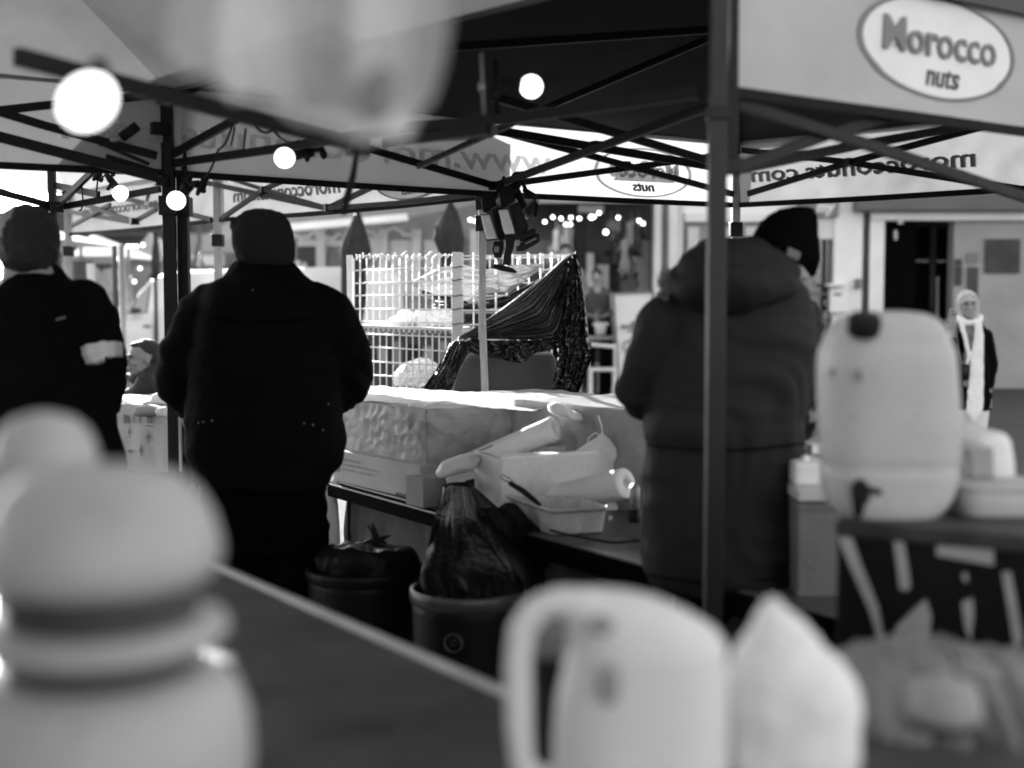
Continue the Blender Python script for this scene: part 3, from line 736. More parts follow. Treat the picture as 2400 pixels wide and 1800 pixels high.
tent(165, 272, 600, 548, 215, 21, 'white tent between the far pole and the two thin posts at the left')
tent(306, 385, 604, 545, 350, 24, 'white pitched tent above the van bonnet')
tent(20, 150, 560, 530, 80, 18, 'white tent at the far left behind the armband man')
tent(470, 620, 560, 500, 560, 27, 'white tent far behind the grey beanie')
for i, (x, y0, Y, m, r) in enumerate(((268, 575, 14.5, 'dkwall', .03), (284, 575, 13, 'alu', .028), (213, 618, 17, 'render', .05), (195, 612, 17.5, 'dkwall', .14))):
    p = W(x, y0, Y); MB().cyl(up(p, 0), p, r).build('post', M[m], None, True, loc=tuple(up(p, 0)), label=['thin dark post left of the van bonnet', 'pale thin post in front of the van bonnet', 'pale post between the armband man and the van', 'broad dark post behind the armband man shoulder'][i], cat='post')
# clutter stalls behind (dark goods)
st = thing('goods_stall', up(W(235, 700, 20), 0), 'dark stall full of goods between the armband man and the van', 'stall')
slab(st, 'back_cloth', 205, 618, 285, 720, 20.2, .1, M['dkwall']); slab(st, 'table', 190, 722, 262, 790, 19, .8, M['midwall'])
random.seed(9); mb = MB()
for i in range(40): mb.ell(W(random.uniform(210, 282), random.uniform(640, 725), 19.9), (random.uniform(.04, .12), .06, random.uniform(.05, .15)), nu=8, nv=5)
mb.build('stacked_goods', M['greywall'], st, True)
def tree(px, Y, H, lab, seed):
    random.seed(seed); b = up(W(px, 700, Y), 0); t = thing('bare_tree', b, lab, 'tree')
    tr = MB().tube([b, b + V((.05, 0, H * .3)), b + V((0, 0, H * .45))], [.09, .075, .06], 8); tr.build('trunk', M['bark'], t, True)
    cr = MB()
    def br(p, d, l, r, n):
        q = p + d * l * .5 + V((random.uniform(-.1, .1), random.uniform(-.1, .1), .03)) * l; e = p + d * l
        cr.tube([p, q, e], [r, r * .8, r * .55], 5)
        if n:
            for k in range(3):
                nd = (d + V((random.uniform(-.6, .6), random.uniform(-.6, .6), random.uniform(-.1, .5)))).normalized()
                br(p.lerp(e, random.uniform(.5, 1)), nd, l * random.uniform(.55, .8), r * .55, n - 1)
    for k in range(5): br(b + V((0, 0, H * .42)), V((random.uniform(-.6, .6), random.uniform(-.5, .5), 1)).normalized(), H * .28, .045, 3)
    cr.build('crown', M['bark'], t, True)
tree(452, 24, 4.6, 'bare leafless tree behind the van, right of the pair of poles', 4)
tree(490, 32, 6.5, 'taller bare tree far behind the van roof', 14)
# pot plants at the trunk foot
# ---------------------------------------------------------------- van
A, B = W(262, 800, 18.5), W(706, 800, 15.7)
ex = up(B - A, 0).normalized(); en = V((-ex.y, ex.x, 0)) * -1
if en.dot(V((0, -1, 0))) < 0: en = -en
O = up(A, 0)
van = thing('parked_van', O, 'white panel van parked behind the two dark poles', 'van')
def vp(a, z, c=0.0): return O + ex * a - en * c + V((0, 0, z))
prof = [(0.02, .35), (0, .75), (.05, 1.0), (.12, 1.14), (.30, 1.26), (.62, 1.61), (.88, 1.77), (1.35, 1.87), (4.2, 1.88), (4.32, 1.75), (4.36, .5), (4.3, .35)]
R = []
for c, k in ((0, .985), (.04, 1.0), (.85, 1.015), (1.66, 1.0), (1.70, .985)):
    R.append([vp(2.2 + (a - 2.2) * (k if a else k), .35 + (z - .35) * k, c + (.10 * max(0, z - 1.1) if c < .5 else (-.10 * max(0, z - 1.1) if c > 1 else 0))) for a, z in prof])
MB().rings(R).build('body', M['vanpaint'], van, False, bevel=.05, seg=3)
def panel(name, pts, m, off=-.012, parent=None, th=.02):
    return MB().prism([vp(a, z, off + .10 * max(0, z - 1.1)) for a, z in pts], -en * th).build(name, m, parent or van, bevel=.006)
panel('side_window', [(.47, 1.29), (.67, 1.56), (.93, 1.71), (.88, 1.30)], M['glass'])
panel('quarter_window', [(.36, 1.265), (.43, 1.28), (.62, 1.53), (.58, 1.51)], M['glass'])
dr = panel('door_seam', [(1.02, .5), (1.035, .5), (1.035, 1.7), (1.02, 1.7)], M['midwall'])
panel('door_handle', [(.84, 1.10), (.98, 1.10), (.98, 1.14), (.84, 1.14)], M['midwall'], off=-.03)
panel('rubbing_strip', [(.5, .62), (3.9, .62), (3.9, .7), (.5, .7)], M['midwall'])
panel('headlight', [(.03, .85), (.3, .95), (.32, 1.08), (.08, 1.02)], M['glass'])
MB().box(vp(.44, 1.30, -.10), .14, .12, .18, math.atan2(ex.y, ex.x)).build('wing_mirror', M['vanpaint'], van, bevel=.03)
for a in (.75, 3.5):
    panel('wheel_arch', [(a + .42 * math.cos(math.pi * i / 10), .36 + .42 * math.sin(math.pi * i / 10)) for i in range(11)], M['black'])
    w = MB().lathe([(.05, -.03), (.30, -.03), (.33, 0), (.33, .18), (.05, .18)], vp(a, .335, -.02), 28, ex=ex, ey=V((0, 0, 1)), ez=-en).build('wheel', M['rubber'], van, True)
    MB().lathe([(.02, -.05), (.2, -.05), (.21, -.02)], vp(a, .335, -.02), 20, ex=ex, ey=V((0, 0, 1)), ez=-en).build('hub_cap', M['alu'], w, True)
ws = MB().prism([vp(.30, 1.28, .2), vp(.30, 1.28, 1.5), vp(.60, 1.60, 1.45), vp(.60, 1.60, .25)], (0, 0, .02)); ws.build('windscreen', M['glass'], van)
# ---------------------------------------------------------------- cafe furniture, A-board
ab = thing('pavement_board', up(W(1490, 900, 19.5), 0), 'white sandwich board with scrawled black marks beside the parka man', 'sandwich board')
f0 = [W(1437, 688, 19.5), W(1530, 684, 19.5), W(1560, 915, 19.5), W(1452, 925, 19.5)]
MB().prism(f0, (0, .05, 0)).build('board', M['whitepaint'], ab, bevel=.02)
fr = MB()
for a, b in zip(f0, f0[1:] + f0[:1]): fr.bar(a + V((0, -.02, 0)), b + V((0, -.02, 0)), .03, .04, V((0, 1, 0)))
fr.build('frame', M['midwall'], ab)
MB().prism([p + V((0, .6, 0)) for p in f0], (0, .04, 0)).build('back_board', M['greywall'], ab)
dd = MB()
def arc(cx, cy, r, a0, a1, th=2.0, ry=1.3):
    dd.tube([W(cx + r * math.cos(a0 + (a1 - a0) * i / 12), cy + r * ry * math.sin(a0 + (a1 - a0) * i / 12), 19.44) for i in range(13)], .0064 * th, 6)
arc(1478, 765, 9, -1.2, 2.2, 1.6); arc(1475, 752, 12, .2, 2.4, 1.8); arc(1460, 766, 3, 0, 6, 1.5); arc(1502, 760, 7, 2, 5.4, 1.4); arc(1470, 812, 9, 1.5, 5.4, 1.6); arc(1482, 800, 6, 2.5, 7, 1.2); arc(1488, 776, 16, 3.6, 5.0, 1.2)
dd.build('drawn_marks', M['label'], ab, True)
slab(None, 'shop_crate', 1452, 656, 1494, 684, 20.5, .5, M['dkwall'], .02, label='grey box standing behind the sandwich board', cat='box', loc=tuple(W(1470, 670, 20.5)))
ct = thing('cafe_table', up(W(1410, 790, 20), 0), 'grey cafe table with a cup on it, left of the sandwich board', 'table')
MB().box(W(1408, 791, 20), .62, .6, .06).build('table_top', M['greywall'], ct, bevel=.01)
MB().cyl(up(W(1408, 795, 20), 0), W(1408, 795, 20), .03).build('pedestal', M['frame'], ct, True)
MB().lathe([(.05, 0), (.11, .02), (.13, .18), (.1, .2)], W(1408, 786, 19.9), 14).build('cup', M['render'], None, True, loc=tuple(W(1408, 786, 19.9)), label='pale cup on the cafe table', cat='cup')
def chair(px, Y, lab, rz=0):
    b = up(W(px, 900, Y), 0); t = thing('cafe_chair', b, lab, 'chair', 'white cafe chairs'); r = Matrix.Rotation(rz, 3, 'Z')
    MB().box(b + V((0, 0, .45)), .42, .42, .04, rz).build('seat', M['whitepaint'], t, bevel=.02)
    bk = MB(); bk.bar(b + r @ V((-.21, .2, .82)), b + r @ V((.21, .2, .78)), .05, .05)
    for x in (-.2, .2): bk.bar(b + r @ V((x, .2, .45)), b + r @ V((x, .2, .82)), .03, .03)
    bk.build('backrest', M['whitepaint'], t, bevel=.01)
    for x in (-.18, .18):
        for y in (-.18, .18): MB().bar(b + r @ V((x, y, 0)), b + r @ V((x, y, .44)), .045, .045).build('leg', M['whitepaint'], t, bevel=.01)
chair(1412, 19.2, 'white cafe chair between the black plastic and the sandwich board'); chair(1368, 20.6, 'white cafe chair half hidden by the black plastic', .5)
# ================================================================ MIDDLE: wire cage, plastic, packing table
def curve(pts):
    pts = [V(p) for p in pts]
    ls = [0]
    for a, b in zip(pts[:-1], pts[1:]): ls.append(ls[-1] + (b - a).length)
    T = ls[-1]
    def f(t):
        d = max(0, min(1, t)) * T
        for i in range(len(pts) - 1):
            if d <= ls[i + 1] or i == len(pts) - 2:
                k = (d - ls[i]) / max(1e-9, ls[i + 1] - ls[i])
                # catmull-rom
                p0 = pts[max(0, i - 1)]; p1 = pts[i]; p2 = pts[i + 1]; p3 = pts[min(len(pts) - 1, i + 2)]
                lin = p1.lerp(p2, k)
                cm = .5 * ((2 * p1) + (p2 - p0) * k + (2 * p0 - 5 * p1 + 4 * p2 - p3) * k * k + (3 * p1 - p0 - 3 * p2 + p3) * k ** 3)
                return lin.lerp(cm, .6)
    return f
def patch(mb, ca, cb, nu, nv, amp, freq, seed=0, bulge=0.0, cross=.0, n=V((0, -1, 0)), along=.6):
    """sheet ruled from curve ca (v=0) to cb (v=1); folds run along u"""
    ca, cb = curve(ca), curve(cb)
    def f(u, v):
        p = ca(u).lerp(cb(u), v)
        w = noise.noise(V((u * 2.5 * along, v * freq, seed))) + .5 * noise.noise(V((u * 4 * along, v * freq * 2.3, seed + 9)))
        c = noise.noise(V((u * 30, v * 18, seed + 3))) * cross
        return p + n * (amp * (abs(w) * 1.8 - .4) + c + bulge * math.sin(math.pi * v) * math.sin(math.pi * min(1, u * 1.1)))
    return mb.grid(nu, nv, f)
def pp(pts, Y):
    return [W(p[0], p[1], p[2] if len(p) > 2 else Y) for p in pts]
# ---- wire cage
cg = thing('wire_cage', up(W(1050, 890, 7.0), 0), 'white wire mesh cage with a shelf behind the packing table', 'wire cage')
def mesh_panel(x0, x1, Y0, Y1, ytops, ybots, nv, hs, r=.0042, skip=0):
    mb = MB()
    def P(x, y): t = (x - x0) / (x1 - x0); return W(x, y, Y0 + (Y1 - Y0) * t)
    for i in range(nv + 1):
        x = x0 + (x1 - x0) * i / nv; t = i / nv
        yt = ytops[0] + (ytops[1] - ytops[0]) * t; yb = ybots[0] + (ybots[1] - ybots[0]) * t
        j = random.uniform(-1.5, 1.5)
        mb.cyl(P(x + j * .3, yt + random.uniform(-4, 6)), P(x + j * .3, yb), r, seg=6)
    for ya, yb in hs: mb.cyl(P(x0, ya), P(x1, yb), r * 1.1, seg=6)
    return mb, P
random.seed(2)
hl = [(634, 627), (664, 659), (693, 691), (724, 725), (754, 757), (782, 790), (811, 824), (845, 858), (876, 892)]
mb, PA = mesh_panel(829, 1060, 7.5, 7.0, (600, 598), (1010, 1010), 15, hl)
mp = mb.build('mesh_panel', M['wire'], cg, True)
tp = MB(); random.seed(6)
for i in range(15):
    x = 836 + i * 15; y = 600 + random.uniform(-2, 3)
    k = random.random()
    tp.cyl(PA(x, y + 3), PA(x + random.uniform(6, 14), y + (random.uniform(-12, -3) if k < .5 else random.uniform(-2, 2))), .0055, seg=6)
    if k > .4: tp.cyl(PA(x, y + 8), PA(x, y - 6), .0045, seg=6)
tp.build('bent_top_wires', M['wire'], mp, True)
mb, PB = mesh_panel(1084, 1345, 7.0, 8.3, (597, 592), (1010, 980), 10, [(600, 597), (608, 600), (633, 632), (664, 662), (694, 690), (728, 722), (762, 752), (800, 786)])
mb.build('mesh_panel', M['wire'], cg, True)
mb, PB2 = mesh_panel(1130, 1345, 8.4, 8.8, (597, 596), (640, 640), 12, [(604, 604)]); mb.build('mesh_panel', M['wire'], cg, True)
MB().bar(W(820, 598, 7.5), up(W(822, 820, 7.5), 0), .034, .03, V((0, 1, 0))).build('corner_post', M['wire'], cg, bevel=.004)
cp = MB().bar(W(1071, 591, 7.0), up(W(1074, 820, 7.0), 0), .052, .03, V((0, 1, 0))).build('corner_post', M['render'], cg, bevel=.004)
for y in (626, 656, 693, 724, 759): MB().tube([W(1059 + i * 26 / 6, y + 1.5 * math.sin(i), 6.975 - .012 * math.sin(math.pi * i / 6)) for i in range(7)], .003, 6).build('wire_tie', M['rubber'], cp, True)
sh = MB().prism([W(826, 761, 7.5), W(1060, 770, 7.0), W(1060, 783, 7.0), W(826, 775, 7.5)], (.1, .5, 0)).build('shelf', M['render'], cg, bevel=.003)
sl = MB()
for i in range(19): 
    x = 834 + i * 12; p = PA(x, 771 + i * .45); sl.box(p + V((0, -.012, 0)), .017, .006, .018)
sl.build('shelf_slots', M['midwall'], sh)
# ---- things in the cage
def crumple(name, pts, Y, m, label, cat, amp=.03, n=40, depth=.12, seed=0, group=None):
    """closed crumpled bag with the given outline (px)"""
    P = pp(pts, Y); c = sum(P, V()) / len(P); mb = MB(); f = curve(P + [P[0]])
    R = []
    for k in range(9):
        a = math.pi * k / 8 - math.pi / 2
        s = max(.03, math.cos(a)) ** .55; d = math.sin(a) * depth
        ring = []
        for j in range(n):
            p = c + (f(j / n) - c) * s + V((0, d, 0)); p += V((0, amp * 1.2 * noise.noise(p * 16 + V((seed, 0, 0))), 0))
            p += (p - c).normalized() * amp * .5 * noise.noise(p * 22 + V((seed, 5, 0))); ring.append(p)
        R.append(ring)
    return mb.rings(R).build(name, m, None, True, loc=tuple(c), label=label, cat=cat, group=group)
mb = MB()
patch(mb, pp([(958, 664), (1030, 628), (1085, 620), (1130, 633), (1190, 622), (1275, 617)], 7.45), pp([(962, 668), (1020, 690), (1060, 690), (1095, 706), (1140, 672), (1190, 686), (1262, 634)], 7.35), 60, 24, .035, 5, 3, .05, .012)
patch(mb, pp([(1095, 706), (1140, 672), (1188, 685), (1230, 660)], 7.3), pp([(1097, 708), (1135, 690), (1180, 684), (1195, 670)], 7.25), 30, 10, .02, 5, 5)
mb.build('plastic_sheet', M['wrap'], None, True, loc=tuple(W(1100, 650, 7.4)), label='white plastic sheet crumpled on top of the things in the wire cage', cat='plastic sheet')
mb = MB(); patch(mb, pp([(990, 678), (1010, 668), (1050, 690), (1100, 706), (1190, 690), (1290, 640)], 7.5), pp([(990, 690), (1020, 700), (1060, 705), (1100, 735), (1180, 720), (1270, 710)], 7.45), 50, 20, .05, 6, 8, .05, .015)
mb.build('black_bag', M['bag'], None, True, loc=tuple(W(1100, 700, 7.5)), label='black plastic bag under the white sheet in the wire cage', cat='plastic bag')
bk = thing('mesh_crate', W(1050, 740, 7.45), 'small black mesh crate in the wire cage', 'crate')
mb = MB()
for i in range(9): mb.cyl(W(1016 + i * 9, 706, 7.6 - i * .02), W(1020 + i * 8, 740, 7.6 - i * .02), .004, seg=6)
for i in range(5): mb.cyl(W(1014, 706 + i * 8, 7.6), W(1092, 712 + i * 7, 7.44), .004, seg=6)
mb.build('mesh_side', M['black'], bk, True); MB().bar(W(1012, 703, 7.62), W(1094, 708, 7.44), .02, .02).build('rim', M['black'], bk, bevel=.003)
cb = thing('storage_box', W(1110, 730, 7.5), 'grey box with a dark base behind the middle post of the wire cage', 'box')
slab(cb, 'carton', 1092, 708, 1165, 730, 7.45, .3, M['cardgrey']); slab(cb, 'tray', 1088, 735, 1175, 757, 7.4, .35, M['black'], .005)
MB().prism([W(1088, 730, 7.4), W(1175, 730, 7.4), W(1175, 735, 7.4), W(1088, 735, 7.4)], (0, .35, 0)).build('tray_lip', M['alu'], cb)
for i in range(5):
    MB().tube([W(1018 + k * 7, 727 + i * 6 + 3 * math.sin(k * .9 + i) + k * .8, 7.42 - i * .01) for k in range(7)], [.009] * 7, 8).build('folded_paper', M['paper'], None, True, loc=tuple(W(1040, 740, 7.42)), label='folded white paper in the stack at the right end of the cage shelf', cat='paper', group='folded papers on the cage shelf')
crumple('white_bag', [(911, 757), (915, 745), (932, 738), (934, 728), (950, 724), (965, 730), (975, 742), (985, 752), (980, 765), (940, 767)], 7.5, M['paper'], 'crumpled white bag in the middle of the cage shelf', 'bag', .03, seed=2)
crumple('white_bag', [(1000, 735), (1015, 737), (1040, 748), (1060, 757), (1058, 768), (1010, 768), (1004, 752)], 7.42, M['paper'], 'crumpled white paper at the right of the cage shelf', 'paper', .02, seed=5)
MB().lathe([(.04, 0), (.052, .005), (.05, .05), (.054, .095), (.046, .1)], W(995, 769, 7.45), 18).build('white_tub', M['white'], None, True, loc=tuple(W(995, 769, 7.45)), label='small white tub on the cage shelf', cat='tub')
lb = MB(); random.seed(8)
sk = [W(905 + i * 0, 0, 7.6) for i in range(0)]
crumple('clear_bag', [(925, 905), (928, 870), (950, 850), (985, 840), (1010, 846), (1030, 860), (1035, 880), (1030, 905)], 7.9, M['clear'], 'clear inflated plastic bag at the foot of the wire cage', 'plastic bag', .05, n=60, depth=.2, seed=9)
ed = MB()
for pts in ([(925, 900), (935, 868), (975, 843), (1010, 846)], [(930, 900), (965, 872), (1010, 862)], [(940, 905), (975, 880), (1025, 868)], [(950, 850), (985, 858), (1030, 862)], [(1010, 846), (1028, 858), (1034, 880)]):
    f = curve(pp(pts, 7.68)); ed.tube([f(i / 12) for i in range(13)], .0035, 6)
ed.build('folded_edge', M['film'], bpy.data.objects['clear_bag'], True)
# ---- black plastic over a trolley board
tb = thing('covered_trolley', up(W(1190, 900, 6.7), 0), 'grey trolley board under the black plastic sheet behind the thin pole', 'trolley')
MB().prism(pp([(1055, 925), (1068, 880), (1085, 845), (1100, 828), (1300, 828), (1308, 870), (1305, 925)], 6.75), (0, .3, 0)).build('board', mat('trolley_grey', .075, .7, .15, 3, .15, 50), tb, bevel=.03)
MB().box(up(W(1180, 900, 6.85), .5), .5, .25, 1.0).build('cabinet', M['bin'], tb, bevel=.02)
mb = MB()
S = 6.6
patch(mb, pp([(1068, 797), (1078, 787), (1110, 770), (1150, 742), (1200, 705), (1250, 666), (1290, 632), (1320, 606), (1350, 588)], S),
      pp([(1085, 794), (1115, 795), (1160, 795), (1220, 796), (1270, 796), (1310, 790), (1325, 740), (1335, 680), (1352, 600)], S - .08), 120, 110, .026, 13, 1, .07, .003, along=.5)
# right limb
patch(mb, pp([(1350, 588), (1358, 620), (1368, 680), (1376, 740), (1382, 800), (1388, 830), (1372, 880), (1352, 928)], S - .02),
      pp([(1330, 615), (1328, 660), (1322, 720), (1308, 770), (1300, 800), (1308, 830), (1300, 880), (1288, 928)], S - .1), 110, 60, .050, 4, 2, .04, .030, along=1.2)
# left limb
patch(mb, pp([(1068, 797), (1050, 812), (1035, 842), (1018, 872), (990, 912), (980, 925)], S - .02),
      pp([(1100, 800), (1095, 830), (1080, 860), (1068, 890), (1055, 925), (1050, 935)], S - .1), 70, 40, .035, 8, 4, .03, .012, along=.8)
# ragged frill under the fan
patch(mb, pp([(1095, 792), (1140, 797), (1200, 798), (1260, 797), (1312, 788)], S - .10),
      pp([(1095, 822), (1130, 836), (1175, 842), (1222, 851), (1255, 828), (1290, 822), (1312, 800)], S - .13), 90, 26, .045, 2.2, 6, .02, .020, along=3.2)
mb.build('sheet', M['bag'], None, True, loc=tuple(W(1200, 780, S))).name = 'black_plastic_sheet'
tag(bpy.data.objects['black_plastic_sheet'], 'shiny black plastic sheet pulled into a peak behind the thin pole', 'plastic sheet')
# a second heap of plastic to its right
mb = MB(); patch(mb, pp([(1376, 800), (1388, 796), (1382, 850), (1352, 928)], 6.9), pp([(1350, 810), (1345, 850), (1330, 880), (1310, 928)], 6.8), 30, 16, .04, 5, 8, .03, .02)
mb.build('black_bag', M['bag'], None, True, loc=tuple(W(1370, 860, 6.9)), label='black plastic bag hanging right of the pulled up sheet', cat='plastic bag')
# ---- hanging work lights
def worklight(x, y, s, lab, Y, right):
    t = thing('work_light', W(x, y, Y), lab, 'work light', 'cordless work lights hung from the gazebo')
    q = lambda pts, n, m, dy, th, par=t, bv=.004: MB().prism([W(x + a * s, y + b * s, Y + dy) for a, b in pts], (0, th, 0)).build(n, m, par, bevel=bv)
    hh = q([(-12, -38), (22, -36), (26, -20), (14, -14), (4, -4), (-8, -6)], 'hood', M['bin'], -.02, .07)
    q([(-14, -38), (-2, -54), (24, -52), (30, -46), (22, -35)], 'hood_top', M['rubber'], -.025, .075, hh)
    q([(12, -8), (36, -18), (58, 40), (52, 58), (30, 62)], 'body', M['black'], 0, .08)
    h = q([(-14, 0), (10, -2), (28, 58), (2, 62), (-4, 48)], 'lamp_head', M['frame'], -.03, .05)
    q([(-12, 2), (9, 0), (26, 56), (3, 59), (-2, 47)], 'diffuser', M['diff'], -.045, .015, h)
    if right:
        q([(2, 62), (24, 62), (24, 84), (18, 108), (16, 132), (-4, 130), (0, 104), (4, 88)], 'handle', M['black'], -.01, .05)
        q([(-27, 138), (-21, 128), (-2, 131), (20, 138), (32, 147), (26, 150), (-8, 144)], 'foot', M['rubber'], -.02, .06)
        q([(26, 72), (37, 71), (36, 86), (25, 87)], 'rating_label', M['greywall'], -.09, .008)
    else:
        q([(16, 64), (42, 62), (42, 80), (36, 102), (20, 102), (14, 84)], 'battery', M['black'], 0, .06)
        q([(20, 76), (31, 75), (30, 89), (19, 89)], 'rating_label', M['greywall'], -.01, .006)
        q([(24, 103), (34, 103), (36, 112), (28, 114)], 'clip', M['alu'], .01, .02)
    MB().tube([W(x + 22 * s, y - 40 * s, Y + .02), W(x + 40 * s, y - 70 * s, Y + .02), W(x + 42 * s, y - 86 * s, Y + .03)], [.012, .01, .008], 8).build('hook', M['rubber'], t, True)
    return t
worklight(1139, 502, 1.0, 'left hanging work light with the brighter square diffuser', 5.75, 0)
w2 = worklight(1181, 490, 1.0, 'right hanging work light with the battery pack sticking out', 5.65, 1)
bt = MB().prism(pp([(1203, 552), (1232, 544), (1250, 534), (1258, 541), (1256, 552), (1238, 560), (1205, 570)], 5.62), (0, .07, 0)); bt.build('battery_top', M['black'], w2, bevel=.005)
b2_ = MB().prism(pp([(1210, 574), (1262, 546), (1266, 548), (1266, 566), (1228, 588), (1210, 588)], 5.60), (0, .08, 0)).build('battery', M['black'], w2, bevel=.005)
t = MB(); e1 = (W(1262, 556, 5.59) - W(1233, 571, 5.59)).normalized()
text_on(t, 'makita', planefn(W(1233, 573, 5.592), e1, V((-e1.z, 0, e1.x)), V((0, -1, 0))), .052, .011, th=.001, bold=.02); t.build('lettering', M['greywall'], b2_)
w3 = thing('tool_head', W(1240, 490, 5.75), 'ribbed pale tool clipped behind the hanging work lights', 'tool')
MB().prism(pp([(1224, 488), (1252, 466), (1262, 478), (1236, 514), (1226, 500)], 5.75), (0, .06, 0)).build('casing', M['greywall'], w3, bevel=.005)
r_ = MB()
for i in range(6): r_.bar(W(1230 + i * 2, 494 + i * 3, 5.74), W(1252 + i * 1.2, 474 + i * 4, 5.74), .004, .004, V((0, 1, 0)))
r_.build('rib', M['black'], w3); MB().prism(pp([(1252, 466), (1262, 480), (1258, 506), (1250, 512), (1254, 486)], 5.73), (0, .06, 0)).build('trigger_side', M['rubber'], w3)
ck = MB(); ck.tube(pp([(1212, 420), (1206, 412), (1208, 405), (1216, 404), (1221, 412), (1218, 436), (1212, 446)], 5.7), .006, 8)
ck.tube(pp([(1206, 410), (1207, 450)], 5.72), .013, 8); ck.tube(pp([(1222, 420), (1234, 450), (1242, 462)], 5.7), .009, 8); ck.tube(pp([(1230, 446), (1256, 462)], 5.7), .012, 8); ck.tube(pp([(1208, 440), (1222, 470), (1226, 482)], 5.71), .016, 8)
ck.tube(pp([(1200, 470), (1214, 440), (1222, 470)], 5.73), .014, 8)
ck.build('hook_bundle', M['frame'], None, True, loc=tuple(W(1215, 440, 5.7)), label='bundle of metal hooks from which the work lights hang', cat='hook')
# ================================================================ packing table
TZ = .745
E0, E1 = G(790, 1128, TZ), G(1520, 1326, TZ)
td = (E1 - E0).normalized(); tn = V((-td.y, td.x, 0));  tn = tn if tn.y > 0 else -tn   # tn points to the back
TA, TB = E0 - td * .05, E1 + td * .9
pt = thing('packing_table', up((TA + TB) / 2 + tn * .38, 0), 'long black edged packing table loaded with cartons', 'table')
MB().prism([TA, TB, TB + tn * .78, TA + tn * .78], (0, 0, -.02)).build('table_top', M['tabletop'], pt, bevel=.003)
def tp_(s, b, z=0.0): return TA + td * s + tn * b + V((0, 0, z))
rl = MB(); Lt = (TB - TA).length
rl.bar(tp_(0, -.012, -.035), tp_(Lt, -.012, -.035), .02, .062); rl.build('edge_rail', M['void'], pt, bevel=.004)
MB().bar(tp_(0, -.024, -.012), tp_(Lt * .33, -.024, -.012), .004, .006).build('rail_highlight', M['alu'], pt)
MB().bar(tp_(0.02, .05, .006), tp_(.62, .05, .006), .05, .012).bar(tp_(0.04, .10, .016), tp_(.60, .10, .016), .03, .02).build('metal_channel', M['frame'], pt, bevel=.002)
for s in (.06, Lt - .1):
    for b in (.06, .7): MB().bar(tp_(s, b, -.02), up(tp_(s, b), 0), .035, .035, V((0, 1, 0))).build('leg', M['frame'], pt, bevel=.003)
# skirt under the table
def skirt(u, v):
    p = tp_(.02 + u * Lt * .98, .04 + .02 * math.sin(u * 60) * v, -.05 - v * .66)
    return p + tn * (-1) * (abs(noise.noise(V((u * 22, v * 2.2, 3)))) * .09 * (v + .2) - .02)
MB().grid(140, 20, skirt).build('table_skirt', M['cloth'], None, True, loc=tuple(up(tp_(1, .04), .3)), label='grey cloth skirt hanging under the packing table edge', cat='table skirt')
crumple('white_sheet', [(752, 1142), (788, 1148), (797, 1275), (768, 1278), (757, 1210)], 5.35, M['render'], 'pale sheet hanging at the left end of the packing table', 'sheet', .004, depth=.01)
slab(None, 'small_carton', 770, 1094, 812, 1132, 5.4, .2, M['card'], .003, label='small pale carton at the left end of the packing table', cat='carton', loc=tuple(W(790, 1110, 5.4)))
# --- generic carton with one vertical edge towards us
def boxc(name, c, d1, l1, d2, l2, z0, z1, m, label, cat='carton', bevel=.004, lid=True, par=None):
    c = up(c, 0); t = par
    mb = MB().prism([up(c, z0), up(c + d1 * l1, z0), up(c + d1 * l1 + d2 * l2, z0), up(c + d2 * l2, z0)], (0, 0, z1 - z0))
    return mb.build(name, m, t, bevel=bevel, label=label, cat=cat, loc=None if t else tuple(up(c, z0)))
C1 = W(1000, 960, 4.86)
z1 = C1.z
dL, dR = V((-.6, .8, 0)), V((.83, .56, 0)); dR.normalize()
# low printed carton
lc = thing('flat_carton', up(C1, TZ), 'flat pale carton with printed lines under the big wrapped box', 'carton')
boxc('carton_body', W(984, 1100, 4.80), dL, .66, dR, .5, TZ, W(984, 1092, 4.80).z, M['card2'], None, None, par=lc)
cc0 = W(984, 1092, 4.80); ff = planefn(up(cc0, 0) + V((-.8, -.6, 0)) * .003, -dL, V((0, 0, 1)), V((-.8, -.6, 0)))
z0t = cc0.z
def scribble(mb, fn, a0, b0, w, h, seed, th=.001):   # a line of print too small to read: word-long rows of strokes
    random.seed(seed); x = 0
    while x < w:
        ww = random.uniform(.6, 1.3) * h
        mb.add([fn(a0 + x, b0, th), fn(a0 + min(w, x + ww * .55), b0, th), fn(a0 + min(w, x + ww * .55), b0 + h * random.uniform(.6, 1), th), fn(a0 + x, b0 + h * random.uniform(.6, 1), th)], [(0, 1, 2, 3)])
        x += ww * (.72 if random.random() < .85 else 1.3)
t = MB()
for i, w_ in enumerate((.14, .27, .24)): scribble(t, ff, -.58, z0t - .036 - i * .020, w_, .009, i)
t.build('printed_lines', M['cardgrey'], lc)
sq = MB()
for a, b in (((.0, .0), (.04, .0)), ((.04, .0), (.04, .05)), ((.04, .05), (0, .05)), ((0, .05), (0, 0)), ((.01, .025), (.02, .01)), ((.02, .01), (.035, .04))): sq.bar(ff(-.645 + a[0], z0t - .085 + a[1], .001), ff(-.645 + b[0], z0t - .085 + b[1], .001), .003, .002)
sq.build('printed_mark', M['midwall'], lc)
# right end dark block and dark cloth beneath
boxc('dark_case', W(992, 1150, 4.62), dL, .12, dR, .30, TZ, W(992, 1122, 4.62).z, M['cardgrey'], 'dark brown case at the right end of the flat printed carton', 'case')
